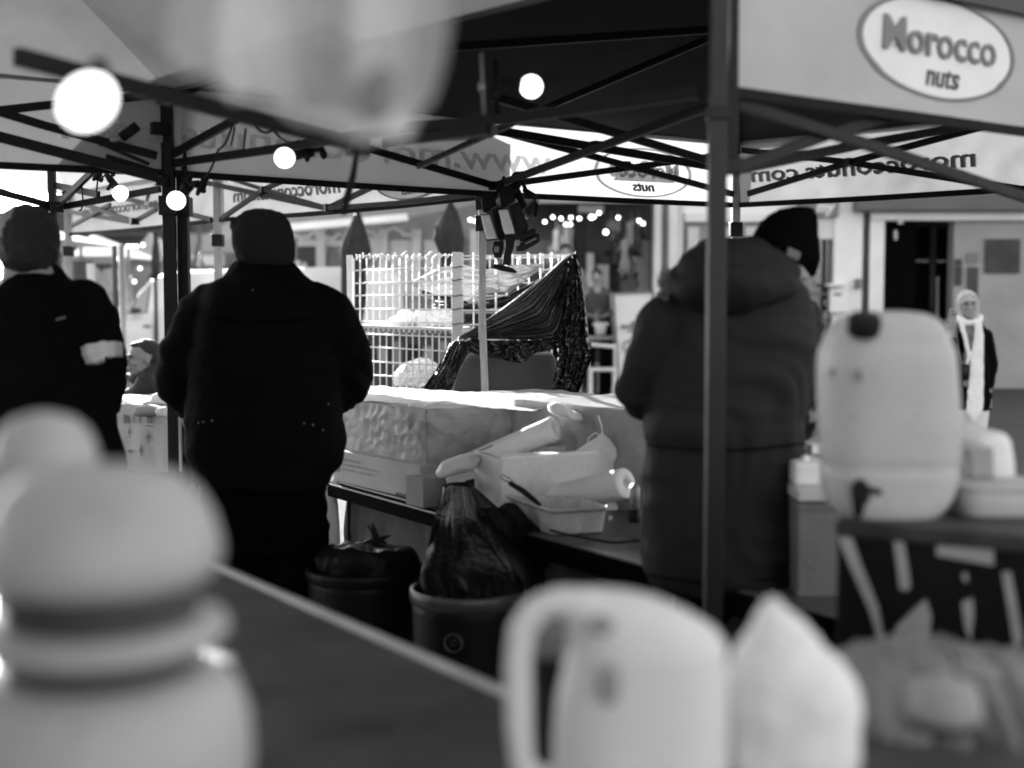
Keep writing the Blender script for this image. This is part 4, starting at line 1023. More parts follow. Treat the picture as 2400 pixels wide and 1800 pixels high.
# --- big wrapped box 1
def wrapped(c, l1, l2, z0, z1, label, seed, slump=.05):
    """box in loose white plastic: sides hang with folds, top sags"""
    c = up(c, 0); P = [c + dL * l1, c, c + dR * l2, c + dR * l2 + dL * l1]
    mb = MB(); H = z1 - z0
    per = [0]; 
    for i in range(4): per.append(per[-1] + (P[(i + 1) % 4] - P[i]).length)
    ctr = sum(P, V()) / 4
    def at(u):
        d = (u % 1) * per[4]
        for i in range(4):
            if d <= per[i + 1] + 1e-9:
                return P[i].lerp(P[(i + 1) % 4], (d - per[i]) / (per[i + 1] - per[i]))
    def side(u, v):
        p = at(u); o = (p - ctr).normalized()
        sm_ = u * per[4]; w = noise.noise(V((sm_ * 7 + v * 1.9, v * .45 - sm_ * .8, seed))) * .9 + .30 * noise.noise(V((sm_ * 20 - v * 2.5, v * 2 + sm_, seed + 4))) + .12 * noise.noise(V((sm_ * 40, v * 9, seed)))
        e = math.sin(math.pi * min(1, v * 1.02)) * .8 + .35
        q = p + o * (-(abs(w) - .25) * .034 * e + .004)
        return up(q, z0 + H * v + (.008 * noise.noise(V((u * 14, 0, seed))) if v > .95 else 0))
    mb.grid(260, 40, side)
    def top(u, v):
        p = at(u).lerp(ctr, v)
        return up(p, z1 - slump * math.sin(math.pi * v / 2) * .5 + .005 * noise.noise(p * 9 + V((seed, 0, 0))) + .008 * noise.noise(p * 4 + V((0, seed, 0))) * min(1, v * 3) + (.008 * noise.noise(V((u * 14, 0, seed))) if v < .05 else 0))
    mb.grid(120, 20, top)
    o = mb.build('wrapped_box', M['wrap'], None, True, label=label, cat='wrapped box', loc=tuple(up(c, z0)), group='boxes wrapped in white plastic')
    return o
def wrapfix(): pass
wrapped(C1, .66, .45, .865, z1, 'big box wrapped in creased white plastic at the left, over the printed carton', 1.0)
c2 = W(1216, 975, 5.02)
P2a, P2b = up(W(1208, 965, 5.05), 0), up(W(1512, 965, 4.50), 0)
dsave = (dL, dR)
dL2 = (P2a - P2b).normalized(); L2 = (P2a - P2b).length
dL, dR = dL2, V((.8, .6, 0))
wrapped(P2b, L2, .5, TZ, 1.105, 'box wrapped in white plastic at the right, behind the open carton', 2.7)
dL, dR = dsave
wrapped(W(1240, 950, 5.45), .5, .42, .75, W(1240, 936, 5.45).z, 'flat wrapped stack at the back of the packing table, by the thin pole', 4.1, .0)
# plastic thrown across the tops
mb = MB()
patch(mb, pp([(800, 902, 5.75), (900, 905, 5.7), (1000, 912, 5.65), (1100, 918, 5.6), (1200, 920, 5.6), (1300, 922, 5.55), (1390, 932, 5.5), (1412, 950, 5.3)], 5.6), pp([(790, 950, 5.3), (880, 940, 5.2), (1000, 948, 5.0), (1060, 945, 5.0), (1150, 955, 4.95), (1230, 962, 4.9), (1300, 955, 4.9), (1390, 965, 4.8)], 5.0), 90, 30, .007, 7, 3, 0.0, .004, n=V((0, 0, 1)), along=2)
mb.build('plastic_sheet', M['film'], None, True, loc=tuple(W(1100, 930, 5.3)), label='loose white plastic sheet spread over the tops of the wrapped boxes', cat='plastic sheet')
crumple('plastic_knot', [(1285, 950), (1300, 942), (1320, 948), (1340, 962), (1365, 970), (1368, 985), (1350, 990), (1330, 978), (1310, 975), (1290, 965)], 4.75, M['paper'], 'crumpled white plastic knot above the long paper roll', 'plastic', .02, depth=.05, seed=4)
crumple('plastic_knot', [(955, 948), (975, 943), (998, 950), (992, 958), (960, 956)], 4.95, M['paper'], 'small white bulge of plastic on the corner of the big wrapped box', 'plastic', .01, depth=.04, seed=6)
# --- rolls
def roll(a, b, r, label, text=None):
    t = thing('paper_roll', V(a), label, 'paper roll', 'white paper rolls on the packing table')
    a, b = V(a), V(b); d = (b - a).normalized(); n = 12
    pr = [(r * .93, 0), (r, .006)] + [(r * (1 + .02 * noise.noise(V((i * .7, 0, r)))), (b - a).length * i / n) for i in range(1, n)] + [(r, (b - a).length - .004), (r * .95, (b - a).length), (r * .3, (b - a).length + .002), (r * .28, (b - a).length - .04)]
    x = d.cross(V((0, 0, 1))).normalized(); y = d.cross(x)
    MB().lathe(pr, a, 32, x, y, d).build('roll', M['paper'], t, True)
    if text:
        tb_ = MB()
        q = (V((0, -1, 0)) - d * V((0, -1, 0)).dot(d)).normalized(); u = d.cross(q); u = u if u.z > 0 else -u
        def fn(s, b_, c):
            al = b_ / r
            return a + d * (.11 + s) + (q * math.cos(al) + u * math.sin(al)) * (r * 1.02 + c)
        for i, (w_, h_, o_) in enumerate(text): scribble(tb_, fn, 0, o_, w_, h_, 40 + i)
        tb_.build('printed_text', M['midwall'], t)
roll(W(1062, 1106, 4.88), W(1302, 1004, 4.72), .047, 'long printed paper roll leaning across the wrapped boxes', [(.10, .011, .036), (.07, .005, .024), (.09, .004, .014), (.06, .004, .0), (.08, .004, -.012)])
roll(W(1240, 1185, 4.62), W(1466, 1132, 4.30), .052, 'plain white paper roll leaning at the right of the open carton')
crumple('plastic_knot', [(1022, 1108), (1032, 1085), (1060, 1072), (1100, 1062), (1125, 1070), (1120, 1095), (1085, 1105), (1050, 1115), (1028, 1120)], 4.60, M['film'], 'twisted plastic end of a wrapped roll beside the open carton', 'plastic', .015, depth=.06, seed=7)
crumple('plastic_bag', [(1045, 1120), (1080, 1112), (1118, 1108), (1122, 1150), (1080, 1150), (1050, 1140)], 4.66, M['film'], 'white plastic under the twisted roll end', 'plastic', .015, depth=.06, seed=8)
crumple('plastic_bag', [(1445, 1062), (1490, 1080), (1512, 1100), (1512, 1180), (1480, 1175), (1450, 1120)], 4.75, M['film'], 'white plastic sagging between the open carton and the parka man', 'plastic', .02, depth=.08, seed=12)
# --- open carton
oc = thing('open_carton', W(1175, 1190, 4.42), 'open white carton with a torn flap and a barcode on its side', 'carton')
a0 = W(1175, 1076, 4.42); zt = a0.z; r0 = up(W(1446, 1066, 4.62), zt); l0 = up(W(1114, 1062, 4.66), zt)
bk0 = r0 + (l0 - a0)
def wallc(p, q, z0, z1_, th=.004):
    n = (q - p).cross(V((0, 0, 1))).normalized(); return [up(p, z0), up(q, z0), up(q, z1_), up(p, z1_)], n * th
for p, q in ((a0, r0), (l0, a0), (bk0, l0), (r0, bk0)):
    P_, n_ = wallc(p, q, TZ + .004, zt); MB().prism(P_, n_).build('carton_side', M['card'], oc)
MB().prism([up(a0, TZ + .003), up(r0, TZ + .003), up(bk0, TZ + .003), up(l0, TZ + .003)], (0, 0, .004)).build('carton_base', M['cardgrey'], oc)
MB().prism([a0 + V((0, -.001, 0)), r0.lerp(a0, .15) + V((0, -.001, 0)), W(1396, 1058, 4.58), W(1165, 1066, 4.50)], (0, 0, .004)).build('flap', M['paper'], oc)
MB().prism([l0 + V((-.0, 0, .0)), a0 + V((0, 0, .0)), W(1150, 1062, 4.46), W(1116, 1058, 4.60)], (0, 0, .004)).build('flap', M['card'], oc)
MB().prism(pp([(1348, 1060), (1395, 1030), (1412, 1016), (1430, 1030), (1444, 1052), (1446, 1070), (1440, 1082), (1395, 1066)], 4.60), (0, .005, 0)).build('torn_flap', M['card'], oc)
tt = MB(); tt.tube(pp([(1348, 1059), (1372, 1043), (1395, 1029), (1411, 1016)], 4.597), .0028, 6); tt.tube(pp([(1411, 1016), (1410, 996), (1403, 975)], 4.597), .0024, 6); tt.tube(pp([(1376, 1040), (1380, 1026), (1396, 1014), (1404, 1020)], 4.597), .0024, 6); tt.tube(pp([(1412, 1016), (1428, 1030), (1442, 1050)], 4.597), .0022, 6)
tt.build('torn_edge', M['paper'], oc, True)
bl = MB(); en2 = (a0 - l0); en2.z = 0; en2.normalize(); lf = planefn(up(l0, 0), en2, V((0, 0, 1)), V((en2.y, -en2.x, 0)) * 1)
Ll = up(a0 - l0, 0).length
for i in range(12): bl.box(lf(Ll * (.38 + .034 * i), zt - .118, .002), .0032 if i % 3 else .006, .003, .035, math.atan2(en2.y, en2.x))
bl.build('barcode', M['label'], oc)
t = MB()
for k_, (a_, b_, w_) in enumerate(((.38, .088, .40), (.45, .150, .36), (.45, .166, .30), (.36, .098, .30))): scribble(t, lf, Ll * a_, zt - b_, Ll * w_, .005, 60 + k_, .0015)
t.build('printed_text', M['midwall'], oc)
# --- tray with tongs
tr = thing('plastic_tray', W(1300, 1240, 4.05), 'grimy white plastic tray in front of the open carton', 'tray')
zr = W(1295, 1197, 4.05).z
rim = [W(1292, 1197, 4.05), W(1436, 1190, 4.12), up(W(1360, 1158, 4.35), zr), up(W(1180, 1160, 4.38), zr)]
rim = [up(p, zr) for p in rim]; ctr = sum(rim, V()) / 4
mb = MB()
def rr(k, z, rd=.035):
    P = [ctr + (p - ctr) * k for p in rim]; out = []
    for i in range(4):
        a, b, c = P[i - 1], P[i], P[(i + 1) % 4]
        u = (a - b).normalized(); w = (c - b).normalized()
        for j in range(6):
            t_ = j / 5; p = (b + u * rd * (1 - t_)).lerp(b + w * rd * t_, t_) if 0 else (b + u * rd) * (1 - t_) ** 2 + b * 2 * t_ * (1 - t_) + (b + w * rd) * t_ ** 2
            out.append(up(p, z))
    return out
mb.rings([rr(.80, TZ + .01), rr(.87, TZ + .003), rr(.93, zr - .015), rr(1.0, zr - .006), rr(1.02, zr), rr(.95, zr + .001), rr(.90, zr - .012), rr(.82, TZ + .02), rr(.4, TZ + .018)])
mb.build('tray', M['grime'], tr, False, bevel=.002)
MB().prism([W(1425, 1182, 4.12), W(1448, 1188, 4.12), W(1446, 1196, 4.10), W(1420, 1196, 4.08)], (0, 0, .006)).build('tray_lip', M['grime'], tr)
kn = thing('kitchen_tongs', W(1220, 1150, 4.2), 'black handled tongs leaning from the tray onto the open carton', 'tongs')
MB().tube(pp([(1196, 1133), (1225, 1150), (1250, 1170), (1266, 1184)], 4.18), [.008, .010, .009, .006], 10).build('handle', M['rubber'], kn, True)
lp = MB(); lp.tube(pp([(1196, 1132), (1180, 1124), (1172, 1117), (1178, 1113), (1192, 1120), (1204, 1130)], 4.2), .0028, 6); lp.build('wire_loop', M['alu'], kn, True)
# knife / dark handle left of the carton, bottle behind
MB().prism(pp([(1074, 1138), (1095, 1126), (1112, 1122), (1112, 1148), (1104, 1148), (1092, 1136)], 4.55), (0, .02, 0)).build('tape_gun', M['black'], None, bevel=.004, loc=tuple(W(1095, 1135, 4.55)), label='black tape dispenser left of the open carton', cat='tape dispenser')
bt = thing('small_bottle', W(1488, 1215, 4.15), 'small bottle with a black base between the roll and the parka man', 'bottle')
MB().lathe([(.012, .0), (.018, .005), (.018, .07), (.01, .085)], W(1487, 1195, 4.15), 14).build('glass', M['alu'], bt, True)
MB().lathe([(.019, -.04), (.020, -.035), (.020, .0), (.018, .002)], W(1487, 1195, 4.15), 14).build('base', M['black'], bt, True)
crumple('crumb', [(1426, 1212), (1434, 1208), (1434, 1216), (1428, 1220)], 4.0, M['paper'], 'scrap of white paper on the bare table top', 'paper', .002, depth=.006)
mb = MB(); f = curve(pp([(1290, 1243, 4.02), (1340, 1255, 3.98), (1400, 1266, 3.92), (1440, 1272, 3.90), (1510, 1266, 3.9)], 4)); mb.tube([f(i / 20) for i in range(21)], .004, 6)
mb.build('cable', M['rubber'], None, True, loc=tuple(W(1400, 1268, 3.9)), label='thin black cable lying along the table edge', cat='cable')
# ---- bins and bags
def bin_(c, r, h, label, emblem=False):
    t = thing('round_bin', up(c, 0), label, 'bin', 'round black bins')
    c = up(c, 0)
    MB().lathe([(r * .80, .0), (r * .82, .01), (r * .93, h * .6), (r * .965, h * .9), (r * .97, h), (r * .94, h), (r * .90, h * .6), (r * .78, .03)], c, 48).build('tub', M['bin'], t, True)
    MB().lathe([(r * .965, h - .04), (r, h - .035), (r * 1.02, h - .012), (r * 1.01, h), (r * .97, h + .004), (r * .945, h - .004), (r * .945, h - .03)], c, 48, caps=False).build('rim', M['binrim'] if emblem else M['bin'], t, True)
    if emblem:
        p = W(1063, 1507, c.y - r * .92); d = (p - up(c, p.z)); d.z = 0; d.normalize(); x = V((-d.y, d.x, 0)); 
        o = up(c, p.z) + d * (r * .945)
        MB().lathe([(.024, -.012), (.0235, .006), (.028, .006), (.028, -.012)], o, 32, x, V((0, 0, 1)), d, caps=False).build('emblem_ring', M['binrim'], t, True)
        MB().lathe([(.001, -.01), (.001, .005), (.017, .004), (.019, -.012)], o, 32, x, V((0, 0, 1)), d).build('emblem_disc', M['bin'], t, True)
        ar = MB()
        for k in range(3):
            a = k * 2 * math.pi / 3 + .5; ar.bar(o + d * .008 + (x * math.cos(a) + V((0, 0, 1)) * math.sin(a)) * .008, o + d * .005 + (x * math.cos(a + 1.3) + V((0, 0, 1)) * math.sin(a + 1.3)) * .009, .003, .002)
        ar.build('emblem_arrows', M['binrim'], t)
    return t
bc2 = W(1098, 1415, 3.78)
bin_(bc2, .172, .645, 'round black bin with a pale circle emblem, nearest the front', True)
bc1 = W(850, 1330, 4.30)
bin_(bc1, .19, .60, 'dark round bin lined with a black bag beside the beanie man')
def sack(rows, Y, label, seed, thick=.8, amp=.02, dirn=V((.3, 0, 1)), yoff=None, name='rubbish_bag'):
    mb = MB().loftpx(rows, Y, thick, 40, 2.0, yoff)
    o = mb.build(name, M['binbag'], None, True, loc=tuple(W(rows[0][1], rows[0][0], Y)), label=label, cat='rubbish bag', group='black rubbish bags')
    q = o.modifiers.new('s', 'SUBSURF'); q.levels = 3; q.render_levels = 3; bake(o)
    displace(o, lambda p: fold(p + V((seed, 0, 0)), V((1, .2, -.35)), 9, amp * .8, seed=seed, along=.5) - .022 * abs(noise.noise(p * 9 + V((seed, 0, 0)))) - .010 * abs(noise.noise(p * 22)) + .006)
    o.data.shade_smooth(); return o
rb = MB()
patch(rb, [W(1038, 1140, 4.35), W(1018, 1215, 4.1), W(1000, 1290, 3.95), W(984, 1352, 3.84), W(990, 1400, 3.78)], [W(1104, 1142, 4.38), W(1140, 1215, 4.12), W(1180, 1290, 3.92), W(1222, 1350, 3.72), W(1240, 1400, 3.68)], 70, 60, .045, 4.5, 11, .05, .010, along=.7)
patch(rb, [W(1104, 1142, 4.38), W(1140, 1215, 4.12), W(1180, 1290, 3.92), W(1222, 1350, 3.72), W(1240, 1400, 3.68)], [W(1106, 1138, 4.44), W(1180, 1200, 4.35), W(1235, 1280, 4.15), W(1275, 1350, 4.0), W(1290, 1420, 3.95)], 60, 40, .045, 4, 13, -.04, .008, along=.7)
patch(rb, [W(1038, 1140, 4.35), W(1060, 1130, 4.4), W(1085, 1130, 4.42), W(1104, 1142, 4.38)], [W(1030, 1150, 4.5), W(1055, 1138, 4.6), W(1085, 1138, 4.6), W(1110, 1150, 4.5)], 16, 8, .01, 3, 4, .006)
rb.build('rubbish_bag', M['binbag'], None, True, loc=tuple(W(1100, 1300, 3.9)), label='tall black bag stretched from the table edge down into the emblem bin', cat='rubbish bag', group='black rubbish bags')
sack([(1398, 1000, 1190), (1404, 985, 1200), (1420, 985, 1200), (1460, 1000, 1185)], 3.80, 'crumpled black liner down inside the emblem bin', 8.0, .8, .015)
0 and sack([(1128, 1046, 1098), (1134, 1036, 1112), (1160, 1022, 1132), (1200, 1010, 1160), (1260, 996, 1215), (1320, 986, 1262), (1370, 978, 1285), (1400, 985, 1285), (1425, 1000, 1270)], 3.85, 'tall black bag rising out of the emblem bin', 1.0, .50, .022)
sack([(1176, 1120, 1180), (1190, 1110, 1230), (1230, 1110, 1270), (1280, 1130, 1285), (1340, 1150, 1290), (1420, 1150, 1280), (1560, 1150, 1270)], 4.15, 'black bag slumped against the packing table right of the tall one', 3.0, .45, .045)
sack([(1276, 780, 940), (1285, 750, 972), (1320, 740, 985), (1350, 745, 985), (1370, 760, 970)], 4.28, 'black liner folded over the bin beside the beanie man', 5.0, .8, .015)
kb = MB()
for a, b in (((885, 1270), (862, 1230)), ((885, 1270), (915, 1255)), ((885, 1270), (850, 1272)), ((885, 1270), (872, 1225)), ((888, 1270), (878, 1262)), ((885, 1268), (905, 1274))): kb.tube([W(a[0], a[1], 4.1), W((a[0] + b[0]) / 2, (a[1] + b[1]) / 2 - 3, 4.1), W(b[0], b[1], 4.12)], [.012, .007, .003], 8)
kb.build('bag_knot', M['binbag'], None, True, loc=tuple(W(885, 1268, 4.1)), label='knotted tail of the black liner beside the beanie man', cat='bag knot')
# ================================================================ PEOPLE
def wrinkle(amp, seed, d=(.4, .2, 1), freq=14, along=.3):
    def f(p):
        return fold(p, V(d), freq, amp, seed=seed, along=along) * .7 + .5 * amp * noise.noise(p * 11 + V((seed, 0, 0))) + .25 * amp * noise.noise(p * 30)
    return f
def headparts(mb, c, R, s=1.0, jaw=1.0):
    """skin parts of a head; c = centre, R = rotation (face towards local -Y)"""
    c = V(c); q = lambda x, y, z: c + R @ (V((x, y, z)) * s)
    e = lambda x, y, z, a, b, d, rot=None: mb.ell(q(x, y, z), (a * s, b * s, d * s), R @ (rot or Matrix.Identity(3)), 20, 12)
    e(0, .012, .035, .074, .094, .085)            # cranium
    e(0, -.022, -.02, .060 * jaw, .068, .078)     # face
    e(0, -.050, -.086, .030 * jaw, .038, .028)    # chin
    e(.034, -.010, -.06, .030, .045, .04); e(-.034, -.010, -.06, .030, .045, .04)   # jaw
    e(0, -.082, .022, .046, .016, .012)           # brow
    e(.036, -.066, -.020, .020, .018, .018); e(-.036, -.066, -.020, .020, .018, .018)   # cheeks
    mb.tube([q(0, -.086, .012), q(0, -.106, -.012), q(0, -.121, -.028)], [.008 * s, .011 * s, .015 * s], 10)
    e(.010, -.096, -.032, .008, .010, .007); e(-.010, -.096, -.032, .008, .010, .007)
    e(0, -.092, -.052, .024, .014, .007); e(0, -.090, -.064, .020, .013, .007)
    for k in (-1, 1):
        mb.ell(q(k * .076, .008, -.002), (.008 * s, .018 * s, .030 * s), R @ Matrix.Rotation(k * -.3, 3, 'Z'), 12, 8)
    mb.tube([q(0, .02, -.03), q(0, .03, -.10), q(0, .04, -.17)], [.056 * s, .054 * s, .064 * s], 16)
def facebits(root, c, R, s=1.0, brow=True, mouth='flat'):
    c = V(c); q = lambda x, y, z: c + R @ (V((x, y, z)) * s)
    for k in (-1, 1):
        ey = MB().ell(q(k * .031, -.079, .004), (.0135 * s, .008 * s, .0075 * s), R).build('eye', M['render'], root, True)
        MB().ell(q(k * .031, -.086, .004), (.006 * s, .004 * s, .006 * s), R).build('iris', M['label'], ey, True)
        MB().tube([q(k * .046, -.076, .006), q(k * .031, -.089, .013), q(k * .017, -.083, .007)], [.0032 * s, .0050 * s, .0032 * s], 6).build('eyelid', M['hair'], root, True)
        if brow: MB().tube([q(k * .052, -.077, .024), q(k * .034, -.096, .031), q(k * .014, -.099, .024)], [.0035 * s, .0066 * s, .0050 * s], 6).build('eyebrow', M['hair'], root, True)
    up_ = .006 if mouth == 'smile' else -.001
    MB().tube([q(-.024, -.084, -.057 + up_), q(-.010, -.099, -.0575), q(.010, -.099, -.0575), q(.024, -.084, -.057 + up_)], [.0015 * s, .0035 * s, .0035 * s, .0015 * s], 6).build('lips', M['midwall'], root, True)
def hand(mb, w, d, side, n, s=1.0, curl=.5, thumb=1):
    """w wrist, d pointing along the fingers, side towards the thumb, n palm normal"""
    d, side, n = V(d).normalized(), V(side).normalized(), V(n).normalized()
    B = Matrix((side, d, n)).transposed()
    mb.ell(V(w) + d * .045 * s, (.040 * s, .052 * s, .016 * s), B, 14, 10)
    mb.tube([V(w) - d * .03 * s, V(w) + d * .02 * s], [.025 * s, .024 * s], 10)
    for i, (off, l) in enumerate(((.029, .072), (.010, .080), (-.010, .074), (-.028, .058))):
        p = V(w) + d * .085 * s + side * off * s; q = [p - d * .02 * s, p]; dd = d.copy()
        for k in range(3):
            dd = (dd * math.cos(curl) + n * math.sin(curl)).normalized(); p = p + dd * l * (.45, .32, .23)[k] * s; q.append(p)
            # n keeps perpendicular enough for small curls
        mb.tube(q, [.0095 * s, .0095 * s, .009 * s, .008 * s, .007 * s], 8)
    p = V(w) + d * .02 * s + side * .028 * s
    e = (side * .8 + d * .6).normalized(); f = (d * .8 + side * .2 + n * .5).normalized()
    mb.tube([p, p + e * .035 * s, p + e * .035 * s + f * .03 * s, p + e * .03 * s + f * .055 * s], [.013 * s, .0115 * s, .010 * s, .008 * s], 8)
RZ = lambda a: Matrix.Rotation(a, 3, 'Z')
# ---------------- man in the grey beanie (back view)
Y1 = 4.4
m1 = thing('person', up(W(610, 700, Y1), 0), 'person in charcoal beanie and padded black jacket, back turned, left of the wire cage', 'person', 'stallholders with their backs turned')
body = MB()
hc = W(620, 590, Y1); Rh = RZ(math.pi + .25)
headparts(body, hc, Rh, 1.0)
sx = lambda x, y, dy=0: W(x, y, Y1 + dy)
body.tube([sx(620, 650), sx(615, 800), sx(612, 1000), sx(612, 1060)], [.08, .13, .12, .12], 18)
Ls, Le, Lw = sx(500, 730, .02), sx(420, 885, .06), sx(450, 1000, .26)
Rs, Re, Rw = sx(735, 730, .02), sx(822, 890, .10), sx(740, 960, .42)
for a, b, c, k in ((Ls, Le, Lw, 1), (Rs, Re, Rw, -1)):
    body.tube([a, b, c], [.055, .045, .030], 12)
hand(body, Lw, V((.25, .6, -.55)), V((1, .2, .2)), V((.3, -.2, -.9)), 1, .35)
hand(body, Rw, V((-.4, .9, -.1)), V((.6, .3, .6)), V((-.4, -.2, -.9)), 1, .5)
for x in (540, 690): body.tube([sx(612, 1050), sx(x, 1180), sx(x, 1400), W(x, 1700, Y1)], [.08, .075, .06, .045], 12)
fuse(body, 'body', M['skin'], m1, .010)
jk = MB()
jk.loftpx([(606, 560, 668), (622, 545, 690), (640, 532, 706), (655, 512, 726), (672, 486, 752), (692, 470, 774), (730, 466, 786), (800, 455, 790), (880, 448, 796), (950, 440, 803), (1010, 434, 806), (1050, 432, 806), (1085, 448, 798), (1120, 462, 782), (1137, 470, 772)],
          Y1, [.085, .095, .105, .125, .15, .17, .19, .20, .20, .20, .20, .20, .195, .19, .18], 40, 2.3)
jk.tube([sx(510, 716), sx(486, 740, .02), sx(440, 830, .04), sx(425, 900, .08), sx(470, 960, .26), sx(520, 985, .42)], [.095, .105, .098, .090, .07, .055], 20)
jk.tube([sx(730, 716), sx(755, 740, .02), sx(800, 820, .06), sx(815, 885, .12), sx(790, 930, .28), sx(750, 950, .40)], [.095, .105, .098, .090, .07, .055], 20)
jk.tube([sx(560, 640), sx(600, 628, .0), sx(650, 634, 0), sx(680, 644)], [.05, .06, .06, .05], 12)
for py in (760, 850, 940, 1030): pass
o = fuse(jk, 'padded_jacket', M['jacket'], m1, .012, 4, disp=wrinkle(.012, 1.3, (.1, .1, 1), 10, .25))
yk = MB(); yk.tube([sx(500, 742, -.21), sx(560, 752, -.205), sx(640, 752, -.205), sx(740, 742, -.205)], [.004] * 4, 6)
yk.build('back_seam', M['trouser'], m1, True)
lg = MB().ell(sx(592, 681, -.165), (.006, .002, .003)); lg.ell(sx(588, 686, -.165), (.003, .002, .003)); lg.build('small_logo', M['midwall'], m1, True)
dots = MB()
for x, y in ((465, 991), (476, 989), (497, 986), (713, 992), (734, 996), (757, 1008), (770, 947)): dots.ell(sx(x, y, -.215 if 480 < x < 760 else -.19), .0024, nu=8, nv=5)
dots.build('jacket_studs', M['greywall'], m1, True)
tr_ = MB()
tr_.loftpx([(1100, 470, 765), (1150, 472, 766), (1220, 482, 768), (1290, 495, 768)], Y1, .55, 28, 2.2)
tr_.tube([sx(552, 1250), sx(550, 1420), W(548, 1700, Y1)], [.118, .10, .085], 18)
tr_.tube([sx(694, 1250), sx(700, 1420), W(705, 1700, Y1)], [.118, .10, .085], 18)
fuse(tr_, 'trousers', M['trouser'], m1, .014, 3, disp=wrinkle(.010, 4.0, (.2, .1, 1), 12))
for x in (548, 705):
    s_ = MB(); b = up(W(x, 1700, Y1), 0); s_.ell(b + V((0, .08, .04)), (.05, .15, .045)); s_.ell(b + V((0, .0, .07)), (.05, .06, .06)); fuse(s_, 'boot', M['black'], m1, .01)
bn = MB().loftpx([(490, 590, 632), (497, 572, 656), (508, 560, 670), (524, 551, 680), (545, 546, 686), (570, 546, 690), (592, 552, 691), (612, 560, 688), (624, 572, 680)], Y1, 1.14, 36, 2.1)
bn.ell(sx(556, 524), (.024, .06, .013), Matrix.Rotation(.25, 3, 'Y')); bn.ell(sx(548, 532), (.012, .04, .012))
fuse(bn, 'beanie', M['knitgrey'], m1, .007, 3, disp=lambda p: .003 * noise.noise(p * 40) + .0012 * math.sin(math.atan2(p.x - m1.location.x * 0, p.y) * 60))
# ---------------- man in the parka (back view, leaning right)
Y2 = 3.5
m2 = thing('person', up(W(1690, 700, Y2), 0), 'person in a long grey hooded parka and dark beanie, behind the near pole', 'person', 'stallholders with their backs turned')
q2 = lambda x, y, dy=0: W(x, y, Y2 + dy)
body = MB(); Rh = RZ(math.pi - .9) @ Matrix.Rotation(.35, 3, 'X')
headparts(body, q2(1852, 600, .06), Rh, .98)
body.tube([q2(1820, 660, .02), q2(1740, 780), q2(1710, 1000), q2(1710, 1300)], [.08, .14, .15, .15], 16)
La, Lb, Lc_ = q2(1560, 780), q2(1505, 900, .06), q2(1560, 960, .30)
Ra, Rb, Rc = q2(1870, 780), q2(1895, 960, .06), q2(1850, 990, .30)
body.tube([La, Lb, Lc_], [.05, .045, .03], 12); body.tube([Ra, Rb, Rc], [.05, .045, .03], 12)
hand(body, Lc_, V((.6, .8, -.1)), V((-.4, .3, .7)), V((.5, -.2, -.8)), 1, .5); hand(body, Rc, V((-.5, .9, -.1)), V((.4, .3, .7)), V((-.5, -.2, -.8)), 1, .5)
for x in (1610, 1790): body.tube([q2(x, 1360), q2(x, 1550), up(q2(x, 1550), .08)], [.08, .055, .04], 12)
fuse(body, 'body', M['skin'], m2, .010)
pk = MB()
pk.loftpx([(640, 1690, 1830), (665, 1640, 1868), (700, 1592, 1892), (740, 1568, 1905), (800, 1552, 1908), (880, 1535, 1902), (960, 1520, 1892), (1040, 1512, 1884), (1120, 1506, 1884), (1200, 1500, 1888), (1270, 1498, 1888), (1330, 1503, 1884), (1362, 1520, 1880), (1376, 1540, 1878)],
          Y2, [.10, .13, .155, .17, .18, .185, .18, .175, .175, .18, .185, .185, .18, .175], 44, 2.3)
pk.tube([q2(1590, 740, -.0), q2(1560, 780, .0), q2(1520, 850, .02), q2(1498, 905, .06), q2(1520, 940, .16), q2(1560, 955, .28)], [.085, .088, .075, .066, .06, .05], 20)
pk.tube([q2(1872, 750, .02), q2(1888, 800, .02), q2(1893, 880, .04), q2(1884, 960, .06), q2(1868, 1000, .14), q2(1850, 1005, .26)], [.07, .068, .060, .056, .05, .045], 20)
pk.ell(q2(1888, 1145, 0), (.012, .08, .03)); pk.ell(q2(1890, 1250, 0), (.016, .08, .05))
def pkd(p):
    w = fold(p, V((.75, .1, .66)), 11, .024, seed=2.2, along=.22) * (1 if p.x > .25 else .5)
    w2 = fold(p, V((.25, 0, 1)), 7, .004, seed=5.1, along=.3)
    cin = -.005 * math.exp(-((p.z - 1.16 + .05 * (p.x - .5)) / .018) ** 2)
    return w + w2 + cin + .003 * noise.noise(p * 26)
fuse(pk, 'parka', M['parka'], m2, .011, 3, disp=pkd)
sm = MB(); sm.tube([q2(1518, 1042, -.175), q2(1600, 1052, -.185), q2(1700, 1056, -.19), q2(1800, 1050, -.185), q2(1880, 1040, -.16)], [.003] * 5, 6)
sm.tube([q2(1505, 1345, -.17), q2(1600, 1362, -.185), q2(1700, 1366, -.19), q2(1800, 1358, -.185), q2(1880, 1350, -.16)], [.0025] * 5, 6)
sm.tube([q2(1870, 790, -.115), q2(1862, 900, -.12), q2(1850, 1000, -.13)], [.003] * 3, 6)
sm.build('coat_seam', M['jacket'], m2, True)
hd = MB()
hd.loftpx([(556, 1668, 1762), (565, 1640, 1790), (585, 1608, 1820), (610, 1588, 1850), (635, 1578, 1868), (660, 1574, 1872), (685, 1576, 1862), (705, 1590, 1840), (722, 1620, 1790), (735, 1660, 1750)], Y2 - .03,
          [.09, .12, .15, .17, .18, .185, .18, .17, .14, .10], 40, 2.1, yoff=[.0, -.0, -.02, -.03, -.05, -.06, -.06, -.05, -.04, -.02])
def hdd(p): return fold(p, V((.35, .2, .9)), 12, .012, seed=9.1, along=.3) + .003 * noise.noise(p * 24)
fuse(hd, 'hood', M['parka'], m2, .010, 3, disp=hdd)
